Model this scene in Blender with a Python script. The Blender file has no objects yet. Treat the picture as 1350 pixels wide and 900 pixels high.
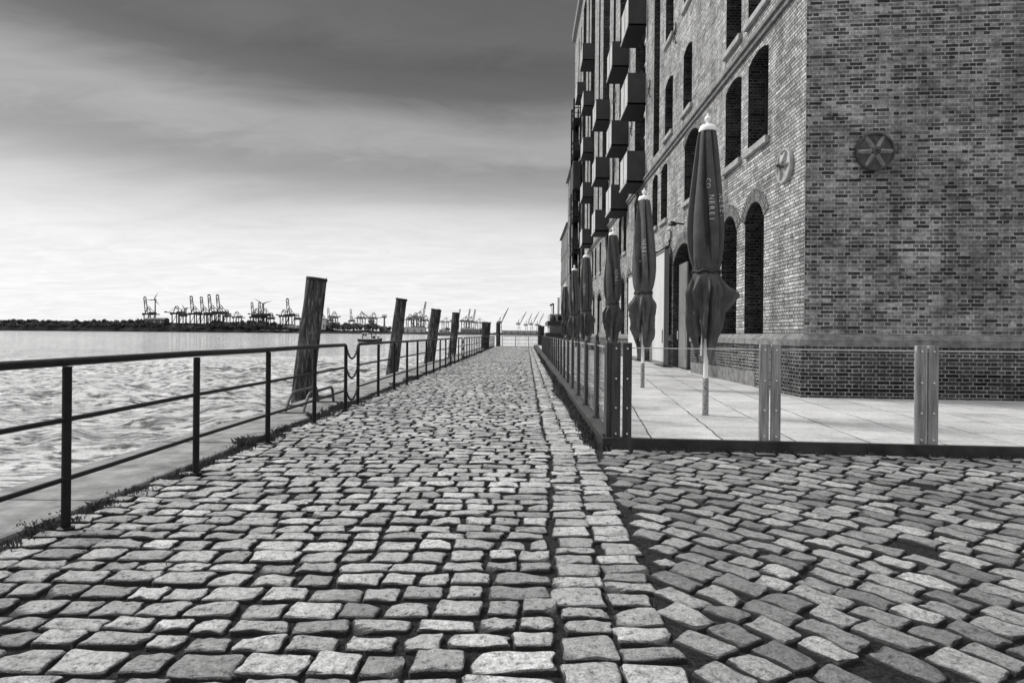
import bpy, bmesh, math, random
import numpy as np
from mathutils import Vector, Matrix, noise as mnoise
random.seed(7); rng = np.random.default_rng(7)
sc = bpy.context.scene
col = sc.collection
R_ = math.radians

# ------------------------------------------------------------------ camera numbers (photo measured at 1350 x 900)
F = 830.0; CX = 691.0; CY = 440.5; ROLL = 0.009; EYE = 1.28
ZT = 0.11          # terrace level
ZW = -1.6          # water level
def at(px, py, Y):
    """world point on the plane at distance Y seen at a photo pixel (used to survey the place)"""
    u = (px-CX)/F; v = (CY-py)/F
    c, s = math.cos(ROLL), math.sin(ROLL)
    return Vector((Y*(u*c - v*s), Y, EYE + Y*(u*s + v*c)))
def project(x, y, z):
    c, s = math.cos(ROLL), math.sin(ROLL)
    a = x/y; b = (z-EYE)/y
    return CX+F*(a*c+b*s), CY-F*(-a*s+b*c)

# ------------------------------------------------------------------ object helpers
def tag(o, label=None, cat=None, group=None, kind=None):
    if label: o['label'] = label
    if cat: o['category'] = cat
    if group: o['group'] = group
    if kind: o['kind'] = kind
    return o
def empty(name, loc=(0,0,0), rz=0):
    o = bpy.data.objects.new(name, None); col.objects.link(o)
    o.location = loc; o.rotation_euler = (0,0,rz); o.empty_display_size = .3
    return o
def children(o): return [c for c in bpy.data.objects if c.parent == o]
def copy_tree(o, parent=None):
    kids = children(o)
    c = o.copy(); col.objects.link(c); c.parent = parent
    for k in kids: copy_tree(k, c)
    return c
def box_uv(me):
    n = len(me.polygons)
    if n == 0: return
    uv = me.uv_layers.new(name='UVMap')
    nl = len(me.loops)
    co = np.empty(len(me.vertices)*3); me.vertices.foreach_get('co', co); co = co.reshape(-1,3)
    vi = np.empty(nl, dtype=np.int32); me.loops.foreach_get('vertex_index', vi)
    lt = np.empty(n, dtype=np.int32); me.polygons.foreach_get('loop_total', lt)
    nr = np.empty(n*3); me.polygons.foreach_get('normal', nr); nr = np.abs(nr.reshape(-1,3))
    ax = np.repeat(np.argmax(nr*np.array([1,1,1.01]), axis=1), lt)
    p = co[vi]
    u = np.where(ax==0, p[:,1], p[:,0]); v = np.where(ax==2, p[:,1], p[:,2])
    uv.data.foreach_set('uv', np.stack([u,v],1).astype(np.float32).ravel())
class MB:
    def __init__(s): s.v=[]; s.f=[]
    def add(s, vs, fs):
        b=len(s.v); s.v += [tuple(p) for p in vs]; s.f += [tuple(i+b for i in f) for f in fs]; return s
    def box(s, x0,x1,y0,y1,z0,z1):
        return s.add([(x0,y0,z0),(x1,y0,z0),(x1,y1,z0),(x0,y1,z0),(x0,y0,z1),(x1,y0,z1),(x1,y1,z1),(x0,y1,z1)],
            [(3,2,1,0),(4,5,6,7),(0,1,5,4),(1,2,6,5),(2,3,7,6),(3,0,4,7)])
    def prism(s, poly, z0, z1, top=None):
        n=len(poly); top = top or poly
        vs=[(x,y,z0) for x,y in poly]+[(x,y,z1) for x,y in top]
        fs=[tuple(range(n-1,-1,-1)), tuple(range(n,2*n))]+[(i,(i+1)%n,n+(i+1)%n,n+i) for i in range(n)]
        return s.add(vs,fs)
    def tube(s, pts, r, n=8, caps=True, r2=None):
        pts=[Vector(p) for p in pts]; m=len(pts)
        t0=(pts[1]-pts[0]).normalized()
        up=Vector((0,0,1)) if abs(t0.z)<.9 else Vector((1,0,0))
        a=t0.cross(up).normalized(); vs=[]
        for i,p in enumerate(pts):
            t=(pts[min(i+1,m-1)]-pts[max(i-1,0)]).normalized()
            a=(a-t*a.dot(t)).normalized(); b=t.cross(a)
            rr = r if r2 is None else r+(r2-r)*i/(m-1)
            for k in range(n):
                w=2*math.pi*k/n; vs.append(p+a*(rr*math.cos(w))+b*(rr*math.sin(w)))
        fs=[]
        for i in range(m-1):
            for k in range(n):
                fs.append((i*n+k,i*n+(k+1)%n,(i+1)*n+(k+1)%n,(i+1)*n+k))
        if caps: fs += [tuple(range(n-1,-1,-1)), tuple(range((m-1)*n,m*n))]
        return s.add(vs,fs)
    def bar(s, p, q, w, h=None):
        """square bar from p to q"""
        h=h or w; p=Vector(p); q=Vector(q); t=(q-p).normalized()
        up=Vector((0,0,1)) if abs(t.z)<.95 else Vector((0,1,0))
        a=t.cross(up).normalized()*(w/2); b=a.cross(t).normalized()*(h/2)
        vs=[p-a-b,p+a-b,p+a+b,p-a+b,q-a-b,q+a-b,q+a+b,q-a+b]
        return s.add(vs,[(3,2,1,0),(4,5,6,7),(0,1,5,4),(1,2,6,5),(2,3,7,6),(3,0,4,7)])
    def lathe(s, prof, n=16, c=(0,0)):
        vs=[];fs=[]
        for r,z in prof:
            for k in range(n):
                w=2*math.pi*k/n; vs.append((c[0]+r*math.cos(w),c[1]+r*math.sin(w),z))
        m=len(prof)
        for i in range(m-1):
            for k in range(n): fs.append((i*n+k,i*n+(k+1)%n,(i+1)*n+(k+1)%n,(i+1)*n+k))
        fs += [tuple(range(n-1,-1,-1)), tuple(range((m-1)*n,m*n))]
        return s.add(vs,fs)
    def build(s, name, mat, parent=None, smooth=False, uv=True, bevel=0, xf=None):
        vs = s.v if xf is None else [tuple(xf @ Vector(p)) for p in s.v]
        me=bpy.data.meshes.new(name); me.from_pydata(vs,[],s.f); me.update()
        if uv: box_uv(me)
        if smooth:
            me.polygons.foreach_set('use_smooth',[True]*len(me.polygons))
            try: me.set_sharp_from_angle(angle=R_(50))
            except Exception: pass
        me.materials.append(mat)
        o=bpy.data.objects.new(name,me); col.objects.link(o)
        if parent: o.parent=parent
        if bevel:
            b=o.modifiers.new('bevel','BEVEL'); b.width=bevel; b.segments=2; b.limit_method='ANGLE'
        return o
def np_mesh(name, V, Q, mat, smooth=True, uv=False, parent=None):
    me=bpy.data.meshes.new(name)
    me.vertices.add(len(V)); me.vertices.foreach_set('co', V.astype(np.float32).ravel())
    k=Q.shape[1]
    me.loops.add(Q.size); me.loops.foreach_set('vertex_index', Q.astype(np.int32).ravel())
    me.polygons.add(len(Q)); me.polygons.foreach_set('loop_start', np.arange(0,Q.size,k,dtype=np.int32))
    me.polygons.foreach_set('loop_total', np.full(len(Q),k,dtype=np.int32))
    me.polygons.foreach_set('use_smooth', np.full(len(Q),smooth,dtype=bool))
    me.update(calc_edges=True); me.validate()
    if uv: box_uv(me)
    me.materials.append(mat)
    o=bpy.data.objects.new(name,me); col.objects.link(o)
    if parent: o.parent=parent
    return o

# ------------------------------------------------------------------ materials
def new_mat(name):
    m=bpy.data.materials.new(name); m.use_nodes=True
    nt=m.node_tree; b=nt.nodes['Principled BSDF']; return m,nt,b
def N(nt,t,**kw):
    n=nt.nodes.new(t)
    for k,v in kw.items(): setattr(n,k,v)
    return n
def g(v): return (v,v,v,1)
def ramp(nt, stops, fac=None, interp='LINEAR'):
    r=N(nt,'ShaderNodeValToRGB'); e=r.color_ramp.elements; r.color_ramp.interpolation=interp
    while len(e)<len(stops): e.new(.5)
    for i,(p,v) in enumerate(stops): e[i].position=p; e[i].color=g(v)
    if fac is not None: nt.links.new(fac,r.inputs[0])
    return r
def noise(nt, vec, scale, detail=4, rough=.6, dist=0):
    n=N(nt,'ShaderNodeTexNoise'); n.inputs['Scale'].default_value=scale; n.inputs['Detail'].default_value=detail
    n.inputs['Roughness'].default_value=rough; n.inputs['Distortion'].default_value=dist
    if vec is not None: nt.links.new(vec,n.inputs['Vector'])
    return n
def mapping(nt, vec, scale=(1,1,1), rot=(0,0,0), loc=(0,0,0)):
    m=N(nt,'ShaderNodeMapping'); m.inputs['Scale'].default_value=scale; m.inputs['Rotation'].default_value=rot
    m.inputs['Location'].default_value=loc; nt.links.new(vec,m.inputs['Vector']); return m.outputs[0]
def bump(nt, h, strength, dist, b, prev=None):
    n=N(nt,'ShaderNodeBump'); n.inputs['Strength'].default_value=strength; n.inputs['Distance'].default_value=dist
    nt.links.new(h,n.inputs['Height'])
    if prev: nt.links.new(prev,n.inputs['Normal'])
    nt.links.new(n.outputs[0],b.inputs['Normal']); return n.outputs[0]
def mixc(nt, a, b_, fac, mode='MIX'):
    m=N(nt,'ShaderNodeMix',data_type='RGBA',blend_type=mode)
    for s,x in ((6,a),(7,b_),(0,fac)):
        if hasattr(x,'is_linked') or hasattr(x,'node'): nt.links.new(x,m.inputs[s])
        else: m.inputs[s].default_value = x if s==0 else g(x)
    return m.outputs[2]
def plain(name, lo, hi, scale=6, rough=.6, metal=0, bstr=.15, stretch=(1,1,1), coord='Object', spec=.5, detail=5):
    """surface whose grey wanders between lo and hi"""
    m,nt,b=new_mat(name); tc=N(nt,'ShaderNodeTexCoord')
    v=mapping(nt,tc.outputs[coord],stretch)
    n=noise(nt,v,scale,detail,.65)
    r=ramp(nt,[(.3,lo),(.7,hi)],n.outputs['Fac']); nt.links.new(r.outputs[0],b.inputs['Base Color'])
    b.inputs['Roughness'].default_value=rough; b.inputs['Metallic'].default_value=metal
    b.inputs['Specular IOR Level'].default_value=spec
    if bstr:
        n2=noise(nt,v,scale*6,4,.7); bump(nt,n2.outputs['Fac'],bstr,.01,b)
    return m
M={}
def cobble_mat(name, lo, hi, rough=.5):
    m,nt,b=new_mat(name); geo=N(nt,'ShaderNodeNewGeometry'); tc=N(nt,'ShaderNodeTexCoord'); P=tc.outputs['Object']
    base=ramp(nt,[(0,lo),(.2,lo*1.3),(.75,(lo+hi)*.55),(1,hi)],geo.outputs['Random Per Island'])
    n1=noise(nt,P,28,6,.7); n2=noise(nt,P,95,4,.75); n3=noise(nt,P,.7,3,.6)
    c=mixc(nt,base.outputs[0],ramp(nt,[(.32,.25),(.48,.9),(.56,1.05),(.72,1.45)],n1.outputs['Fac']).outputs[0],1.0,'MULTIPLY')
    c=mixc(nt,c,ramp(nt,[(.34,.45),(.5,1),(.68,1.35)],n2.outputs['Fac']).outputs[0],1.0,'MULTIPLY')
    c=mixc(nt,c,ramp(nt,[(.3,.72),(.7,1.15)],n3.outputs['Fac']).outputs[0],1.0,'MULTIPLY')
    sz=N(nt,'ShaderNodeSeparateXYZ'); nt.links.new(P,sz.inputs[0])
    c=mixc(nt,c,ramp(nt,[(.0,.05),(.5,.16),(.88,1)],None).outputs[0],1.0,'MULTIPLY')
    # shade painted low on the flanks of each stone
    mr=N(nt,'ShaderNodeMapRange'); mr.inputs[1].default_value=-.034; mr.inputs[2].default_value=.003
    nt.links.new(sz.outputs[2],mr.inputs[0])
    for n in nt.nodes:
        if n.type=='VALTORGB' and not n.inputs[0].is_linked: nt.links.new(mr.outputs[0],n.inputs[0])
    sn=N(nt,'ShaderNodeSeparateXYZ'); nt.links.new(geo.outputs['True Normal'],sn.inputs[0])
    c=mixc(nt,c,ramp(nt,[(.35,.05),(.80,.25),(.94,1)],sn.outputs[2]).outputs[0],1.0,'MULTIPLY')   # flank shade put into the colour by slope
    nt.links.new(c,b.inputs['Base Color'])
    rr=ramp(nt,[(.3,rough-.1),(.7,rough+.18)],n1.outputs['Fac']); nt.links.new(rr.outputs[0],b.inputs['Roughness'])
    mx=N(nt,'ShaderNodeMath',operation='ADD'); nt.links.new(n1.outputs['Fac'],mx.inputs[0]); nt.links.new(n2.outputs['Fac'],mx.inputs[1])
    bump(nt,mx.outputs[0],.9,.016,b)
    return m
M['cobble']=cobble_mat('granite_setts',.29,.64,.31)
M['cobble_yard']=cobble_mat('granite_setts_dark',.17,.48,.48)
M['soil']=plain('joint_soil',.003,.06,60,1,0,1,spec=.05,detail=9)
M['concrete']=plain('quay_concrete',.09,.30,3.5,.9,0,.8,detail=12,spec=.2)
M['stone']=plain('sandstone',.2,.42,3.5,.85,0,.5)
M['stone_dark']=plain('sandstone_grey',.07,.27,5,.9,0,.8,detail=10)
M['steel']=plain('painted_steel_dark',.004,.014,8,.5,.0,.08,spec=.25)
M['steel_post']=plain('weathered_steel_post',.12,.42,3,.55,.1,.15,(9,9,.7))
M['steel_far']=plain('steel_side_post',.02,.08,3,.5,.1,.1,(9,9,.7),spec=.3)
M['bolt']=plain('bright_bolt',.7,.85,5,.3,.3,0)
M['kerb']=plain('steel_kerb',.015,.06,3,.6,.1,.2,spec=.3)
M['cloth']=plain('umbrella_cloth',.055,.095,5,.75,0,.15,spec=.25)
M['cloth2']=plain('umbrella_cloth_faded',.07,.12,5,.75,0,.15,spec=.25)
M['white']=plain('white_paint',.75,.88,6,.45,0,.05)
M['letter']=plain('white_lettering',.45,.6,9,.7,0,0)
M['sleeve']=plain('mottled_sleeve',.03,.4,30,.7,0,.3)
M['metal_panel']=plain('balcony_sheet_metal',.035,.055,1.5,.45,.3,.03)
M['light_panel']=plain('balcony_light_panel',.45,.6,2,.4,0,.03)
M['black']=plain('black_soffit',.004,.009,3,.8,0,0)
M['frame']=plain('window_frame',.03,.06,4,.5,0,.05)
M['mullion']=plain('pale_mullion',.55,.7,4,.6,0,.05)
M['door']=plain('grey_door',.14,.22,2,.5,0,.06,(1,1,.3))
M['door_pale']=plain('pale_shutter',.5,.62,1.2,.55,0,.05,(1,1,.4))
M['iron']=plain('cast_iron',.03,.10,9,.6,.1,.3)
M['iron_rib']=plain('cast_iron_rib',.16,.34,9,.6,0,.3)
M['iron_pale']=plain('cast_iron_pale',.28,.48,7,.6,0,.3)
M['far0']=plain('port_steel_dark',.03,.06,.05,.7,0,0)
M['far1']=plain('port_steel_hazy',.13,.19,.05,.7,0,0)  # aerial haze painted in as a paler grey
M['far2']=plain('port_steel_hazy_pale',.30,.38,.05,.7,0,0)  # stronger haze painted in for the faintest shapes
M['leaf0']=plain('far_leaf_dark',.02,.07,.08,.8,0,0)
M['leaf1']=plain('far_leaf_mid',.06,.15,.08,.8,0,0)
M['bark']=plain('far_bark',.03,.05,.3,.9,0,0)
M['bank']=plain('far_bank_scrub',.006,.06,.03,.95,0,0,spec=.05)
M['land']=plain('terrain',.06,.12,.01,.9,0,0)
M['weed']=plain('weed_leaf',.03,.12,7,.7,0,0)
M['shed']=plain('far_shed_wall',.3,.5,.1,.7,0,0)
M['shed_dark']=plain('far_shed_dark',.06,.12,.1,.7,0,0)
M['hull']=plain('boat_hull_black',.012,.03,1,.4,0,.03)
M['boat_white']=plain('boat_white',.6,.75,1,.4,0,.03)
M['rubber']=plain('rubber',.015,.03,3,.8,0,.1)

def wood_mat():
    m,nt,b=new_mat('pile_timber'); tc=N(nt,'ShaderNodeTexCoord'); P=tc.outputs['Object']
    v=mapping(nt,P,(7,7,.9)); n=noise(nt,v,1.6,9,.78,1.6); n2=noise(nt,P,2.2,4,.6)
    c=ramp(nt,[(.36,.003),(.46,.022),(.56,.11),(.68,.36)],n.outputs['Fac']).outputs[0]
    c=mixc(nt,c,ramp(nt,[(.3,.5),(.7,1.35)],n2.outputs['Fac']).outputs[0],1,'MULTIPLY')
    nt.links.new(c,b.inputs['Base Color']); b.inputs['Roughness'].default_value=.85
    bump(nt,n.outputs['Fac'],.9,.04,b); return m
M['timber']=wood_mat()

def brick_mat(name, c1, c2, mortar, stain=(.65,1.2), rot=0, bs=.5, w=.25, h=.075, uvw=None, mort=.011):
    m,nt,b=new_mat(name); tc=N(nt,'ShaderNodeTexCoord'); U=tc.outputs['UV']
    nz=noise(nt,U,5,3,.6); sub=N(nt,'ShaderNodeVectorMath',operation='SUBTRACT'); sub.inputs[1].default_value=(.5,.5,.5)
    nt.links.new(nz.outputs['Color'],sub.inputs[0])
    scl=N(nt,'ShaderNodeVectorMath',operation='SCALE'); scl.inputs['Scale'].default_value=.018; nt.links.new(sub.outputs[0],scl.inputs[0])
    ad=N(nt,'ShaderNodeVectorMath',operation='ADD'); nt.links.new(U,ad.inputs[0]); nt.links.new(scl.outputs[0],ad.inputs[1])
    V=mapping(nt,ad.outputs[0],(1,1,1),(0,0,rot))
    br=N(nt,'ShaderNodeTexBrick'); br.inputs['Scale'].default_value=1; br.inputs['Brick Width'].default_value=w
    br.inputs['Row Height'].default_value=h; br.inputs['Mortar Size'].default_value=mort; br.inputs['Mortar Smooth'].default_value=.25
    br.inputs['Color1'].default_value=g(c1); br.inputs['Color2'].default_value=g(c2); br.inputs['Mortar'].default_value=g(mortar)
    br.inputs['Bias'].default_value=-.1; br.squash=.5; br.squash_frequency=2
    nt.links.new(V,br.inputs['Vector'])
    n1=noise(nt,U,.55,5,.65); n2=noise(nt,U,14,5,.75); n3=noise(nt,U,3,4,.7)
    c=mixc(nt,br.outputs['Color'],ramp(nt,[(.3,stain[0]),(.7,stain[1])],n1.outputs['Fac']).outputs[0],1,'MULTIPLY')
    c=mixc(nt,c,ramp(nt,[(.3,.45),(.5,1),(.72,1.4)],n2.outputs['Fac']).outputs[0],1,'MULTIPLY')
    c=mixc(nt,c,ramp(nt,[(.32,.6),(.5,1),(.7,1.2)],n3.outputs['Fac']).outputs[0],1,'MULTIPLY')
    n4=noise(nt,mapping(nt,U,(.8,13.33,1)),1.0,3,.6)
    c=mixc(nt,c,ramp(nt,[(.3,.5),(.5,1),(.7,1.3)],n4.outputs['Fac']).outputs[0],1,'MULTIPLY')
    n5=noise(nt,mapping(nt,U,(1.6,.22,1)),1.0,6,.7); n6=noise(nt,U,1.1,7,.75,.4)
    c=mixc(nt,c,ramp(nt,[(.32,.55),(.5,1),(.7,1.12)],n5.outputs['Fac']).outputs[0],1,'MULTIPLY')
    c=mixc(nt,c,ramp(nt,[(.33,.62),(.46,1),(.66,1.05),(.76,1.3)],n6.outputs['Fac']).outputs[0],1,'MULTIPLY')
    nt.links.new(c,b.inputs['Base Color']); b.inputs['Roughness'].default_value=.9; b.inputs['Specular IOR Level'].default_value=.2
    inv=N(nt,'ShaderNodeMath',operation='MULTIPLY_ADD'); inv.inputs[1].default_value=-1.0; inv.inputs[2].default_value=1
    nt.links.new(br.outputs['Fac'],inv.inputs[0])
    ad2=N(nt,'ShaderNodeMath',operation='MULTIPLY_ADD'); ad2.inputs[1].default_value=.8; nt.links.new(n2.outputs['Fac'],ad2.inputs[0]); nt.links.new(inv.outputs[0],ad2.inputs[2])
    bump(nt,ad2.outputs[0],bs,.02,b)
    return m
M['brick_side']=brick_mat('brick_river_front',.34,.60,.09,(.75,1.15),bs=.9)
M['brick_reveal']=brick_mat('brick_reveal',.012,.075,.10,(.6,1.2),bs=.5)  # recess shade put into the brick colour
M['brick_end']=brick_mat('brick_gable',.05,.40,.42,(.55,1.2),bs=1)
M['brick_plinth']=brick_mat('brick_plinth',.01,.10,.34,(.5,1.25),bs=.9)
M['brick_arch']=brick_mat('brick_arch',.08,.2,.3,(.8,1.1),w=.3,h=.075)
M['brick_far']=brick_mat('brick_far',.12,.3,.2)

def slab_mat():
    m,nt,b=new_mat('terrace_slabs'); tc=N(nt,'ShaderNodeTexCoord'); P=tc.outputs['Object']
    nz=noise(nt,P,2.5,3,.6); sub=N(nt,'ShaderNodeVectorMath',operation='SUBTRACT'); sub.inputs[1].default_value=(.5,.5,.5)
    nt.links.new(nz.outputs['Color'],sub.inputs[0])
    scl=N(nt,'ShaderNodeVectorMath',operation='SCALE'); scl.inputs['Scale'].default_value=.05; nt.links.new(sub.outputs[0],scl.inputs[0])
    ad=N(nt,'ShaderNodeVectorMath',operation='ADD'); nt.links.new(P,ad.inputs[0]); nt.links.new(scl.outputs[0],ad.inputs[1])
    V=mapping(nt,ad.outputs[0],(1,1,1),(0,0,R_(6)),(.1,.32,0))
    br=N(nt,'ShaderNodeTexBrick'); br.offset=0; br.inputs['Scale'].default_value=1; br.inputs['Brick Width'].default_value=.8
    br.inputs['Row Height'].default_value=1.08; br.inputs['Mortar Size'].default_value=.012; br.inputs['Mortar Smooth'].default_value=.2
    br.inputs['Color1'].default_value=g(.42); br.inputs['Color2'].default_value=g(.55); br.inputs['Mortar'].default_value=g(.06)
    nt.links.new(V,br.inputs['Vector'])
    gap=noise(nt,P,1.9,2,.5)
    c=mixc(nt,.49,br.outputs['Color'],ramp(nt,[(.36,.35),(.52,1)],gap.outputs['Fac']).outputs[0])
    n1=noise(nt,P,1.3,8,.75); n2=noise(nt,P,40,5,.8)
    c=mixc(nt,c,ramp(nt,[(.28,.55),(.5,.95),(.72,1.12)],n1.outputs['Fac']).outputs[0],1,'MULTIPLY')
    c=mixc(nt,c,ramp(nt,[(.32,.6),(.5,1),(.68,1.2)],n2.outputs['Fac']).outputs[0],1,'MULTIPLY')
    n7=noise(nt,P,13,6,.8); c=mixc(nt,c,ramp(nt,[(.30,.25),(.37,.9),(.45,1)],n7.outputs['Fac']).outputs[0],1,'MULTIPLY')
    nt.links.new(c,b.inputs['Base Color']); b.inputs['Roughness'].default_value=.75
    bump(nt,n2.outputs['Fac'],.25,.01,b); return m
M['slab']=slab_mat()
def glass_dark():
    m,nt,b=new_mat('dark_window_glass'); tc=N(nt,'ShaderNodeTexCoord'); n=noise(nt,tc.outputs['UV'],.8,3,.6)
    r=ramp(nt,[(.3,.006),(.7,.03)],n.outputs['Fac']); nt.links.new(r.outputs[0],b.inputs['Base Color'])
    b.inputs['Roughness'].default_value=.12; bump(nt,n.outputs['Fac'],.08,.05,b); return m
M['glass']=glass_dark()
def pane_glass():
    m=bpy.data.materials.new('clear_pane'); m.use_nodes=True; nt=m.node_tree; nt.nodes.clear()
    out=N(nt,'ShaderNodeOutputMaterial'); tr=N(nt,'ShaderNodeBsdfTransparent'); gl=N(nt,'ShaderNodeBsdfGlossy')
    tr.inputs[0].default_value=g(.97); gl.inputs['Roughness'].default_value=.02; gl.inputs[0].default_value=g(.9)
    lw=N(nt,'ShaderNodeFresnel'); lw.inputs[0].default_value=1.25
    tc=N(nt,'ShaderNodeTexCoord'); n=noise(nt,tc.outputs['Object'],3,4,.6)
    mu=N(nt,'ShaderNodeMath',operation='MULTIPLY'); nt.links.new(lw.outputs[0],mu.inputs[0])
    r=ramp(nt,[(.3,.5),(.7,.9)],n.outputs['Fac']); nt.links.new(r.outputs[0],mu.inputs[1])
    mx=N(nt,'ShaderNodeMixShader'); nt.links.new(mu.outputs[0],mx.inputs[0]); nt.links.new(tr.outputs[0],mx.inputs[1]); nt.links.new(gl.outputs[0],mx.inputs[2])
    nt.links.new(mx.outputs[0],out.inputs[0]); return m
M['pane']=pane_glass()
M['pane_edge']=plain('pane_edge',.55,.7,3,.2,0,0)
def water_mat():
    m,nt,b=new_mat('river_water'); tc=N(nt,'ShaderNodeTexCoord'); P=tc.outputs['Object']
    b.inputs['Base Color'].default_value=g(.10); b.inputs['Roughness'].default_value=.07; b.inputs['IOR'].default_value=1.33
    b.inputs['Specular IOR Level'].default_value=.75
    v1=mapping(nt,P,(.8,1.5,1),(0,0,R_(12))); v2=mapping(nt,P,(.16,.30,1),(0,0,R_(-14)))
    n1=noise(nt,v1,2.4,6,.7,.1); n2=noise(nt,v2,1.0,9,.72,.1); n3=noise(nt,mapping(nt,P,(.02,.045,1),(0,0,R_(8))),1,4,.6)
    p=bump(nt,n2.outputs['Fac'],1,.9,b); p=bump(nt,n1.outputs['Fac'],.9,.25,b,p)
    n4=noise(nt,mapping(nt,P,(.5,1.7,1),(0,0,R_(5))),3.4,8,.62,0); n4b=noise(nt,mapping(nt,P,(.35,1.4,1),(0,0,R_(-4))),.75,8,.72,0); c0=ramp(nt,[(.35,.95),(.65,1.03)],n3.outputs['Fac']); c1=ramp(nt,[(.40,.06),(.465,.42),(.525,.88),(.7,.95)],n4.outputs['Fac']); c1b=ramp(nt,[(.38,.22),(.47,.9),(.7,1)],n4b.outputs['Fac']); c=N(nt,'ShaderNodeMix',data_type='RGBA',blend_type='MULTIPLY'); c.inputs[0].default_value=1; nt.links.new(c0.outputs[0],c.inputs[6]); nt.links.new(c1.outputs[0],c.inputs[7]); nt.links.new(mixc(nt,c.outputs[2],c1b.outputs[0],1.0,'MULTIPLY'),b.inputs['Base Color'])  # dark and bright ripple reflections painted into the water colour
    return m
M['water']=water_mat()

# ------------------------------------------------------------------ world, sun, camera
SUN_EL, SUN_AZ = 42, -62     # azimuth measured from +Y towards +X
w=bpy.data.worlds.new('World'); sc.world=w; w.use_nodes=True; nt=w.node_tree; nt.nodes.clear()
out=N(nt,'ShaderNodeOutputWorld'); bg=N(nt,'ShaderNodeBackground'); bg2=N(nt,'ShaderNodeBackground'); ad=N(nt,'ShaderNodeAddShader')
sky=N(nt,'ShaderNodeTexSky',sky_type='NISHITA'); sky.sun_disc=False; sky.sun_elevation=R_(SUN_EL); sky.sun_rotation=R_(SUN_AZ)
bw=N(nt,'ShaderNodeRGBToBW'); nt.links.new(sky.outputs[0],bw.inputs[0]); mb_=N(nt,'ShaderNodeMath',operation='MULTIPLY'); mb_.inputs[1].default_value=.25; nt.links.new(bw.outputs[0],mb_.inputs[0]); nt.links.new(mb_.outputs[0],bg.inputs[0]); bg.inputs[1].default_value=.05
tc=N(nt,'ShaderNodeTexCoord'); D=tc.outputs['Generated']
sx=N(nt,'ShaderNodeSeparateXYZ'); nt.links.new(D,sx.inputs[0])
# cloud deck: the direction meets a flat layer, so the bands get thinner towards the horizon
den=N(nt,'ShaderNodeMath',operation='ADD'); den.inputs[1].default_value=.12; 
mxz=N(nt,'ShaderNodeMath',operation='MAXIMUM'); mxz.inputs[1].default_value=0; nt.links.new(sx.outputs[2],mxz.inputs[0]); nt.links.new(mxz.outputs[0],den.inputs[0])
dv=N(nt,'ShaderNodeVectorMath',operation='DIVIDE'); cb=N(nt,'ShaderNodeCombineXYZ')
for i in range(3): nt.links.new(den.outputs[0],cb.inputs[i])
nt.links.new(D,dv.inputs[0]); nt.links.new(cb.outputs[0],dv.inputs[1])
vb=mapping(nt,dv.outputs[0],(.35,1.0,.2),(0,0,R_(14)))
nb=noise(nt,vb,1.3,6,.55,.5); nf=noise(nt,mapping(nt,dv.outputs[0],(.9,1.6,.3),(0,0,R_(-25))),3.2,7,.62,.8)
# band coordinate = sin(elevation) tilted slightly, shaken by the noises
def madd(a,k,c):
    n=N(nt,'ShaderNodeMath',operation='MULTIPLY_ADD'); nt.links.new(a,n.inputs[0]); n.inputs[1].default_value=k
    if isinstance(c,(int,float)): n.inputs[2].default_value=c
    else: nt.links.new(c,n.inputs[2])
    return n.outputs[0]
z0=madd(sx.outputs[0],.022,sx.outputs[2])
z1=madd(nb.outputs['Fac'],.09,z0); z2=madd(nf.outputs['Fac'],.05,z1); z3=madd(z2,1,-.07)
SKY=[(0,.84),(.05,.83),(.11,.80),(.155,.70),(.183,.58),(.203,.45),(.220,.36),(.236,.30),(.254,.295),(.277,.345),(.305,.35),(.33,.22),(.352,.12),(.375,.09),(.41,.115),(.47,.10),(.56,.3),(.70,1.5),(1,2.0)]
r=ramp(nt,SKY,z3,'LINEAR')
fine=ramp(nt,[(.3,.80),(.7,1.16)],nf.outputs['Fac'])
cc=mixc(nt,r.outputs[0],fine.outputs[0],.55,'MULTIPLY')
nt.links.new(cc,bg2.inputs[0]); bg2.inputs[1].default_value=1.0
nt.links.new(bg.outputs[0],ad.inputs[0]); nt.links.new(bg2.outputs[0],ad.inputs[1]); nt.links.new(ad.outputs[0],out.inputs[0])
sd=bpy.data.lights.new('sun','SUN'); sd.energy=3.4; sd.angle=R_(14); sd.color=(1,.985,.965)
so=bpy.data.objects.new('sun',sd); col.objects.link(so); so.location=(-30,20,40)
dirv=Vector((math.cos(R_(SUN_EL))*math.sin(R_(SUN_AZ)),math.cos(R_(SUN_EL))*math.cos(R_(SUN_AZ)),math.sin(R_(SUN_EL))))
so.rotation_euler=dirv.to_track_quat('Z','Y').to_euler()
cd=bpy.data.cameras.new('camera'); cam=bpy.data.objects.new('camera',cd); col.objects.link(cam); sc.camera=cam
cd.sensor_fit='HORIZONTAL'; cd.sensor_width=36; cd.lens=36*F/1350; cd.clip_end=30000; cd.clip_start=.05
cd.shift_x=(675-CX)/1350; cd.shift_y=(CY-450)/1350
c,s=math.cos(ROLL),math.sin(ROLL)
cam.matrix_world=Matrix(((c,-s,0,0),(0,0,-1,0),(s,c,0,EYE),(0,0,0,1)))
sc.view_settings.view_transform='Standard'; sc.view_settings.look='None'; sc.view_settings.exposure=0

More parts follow.
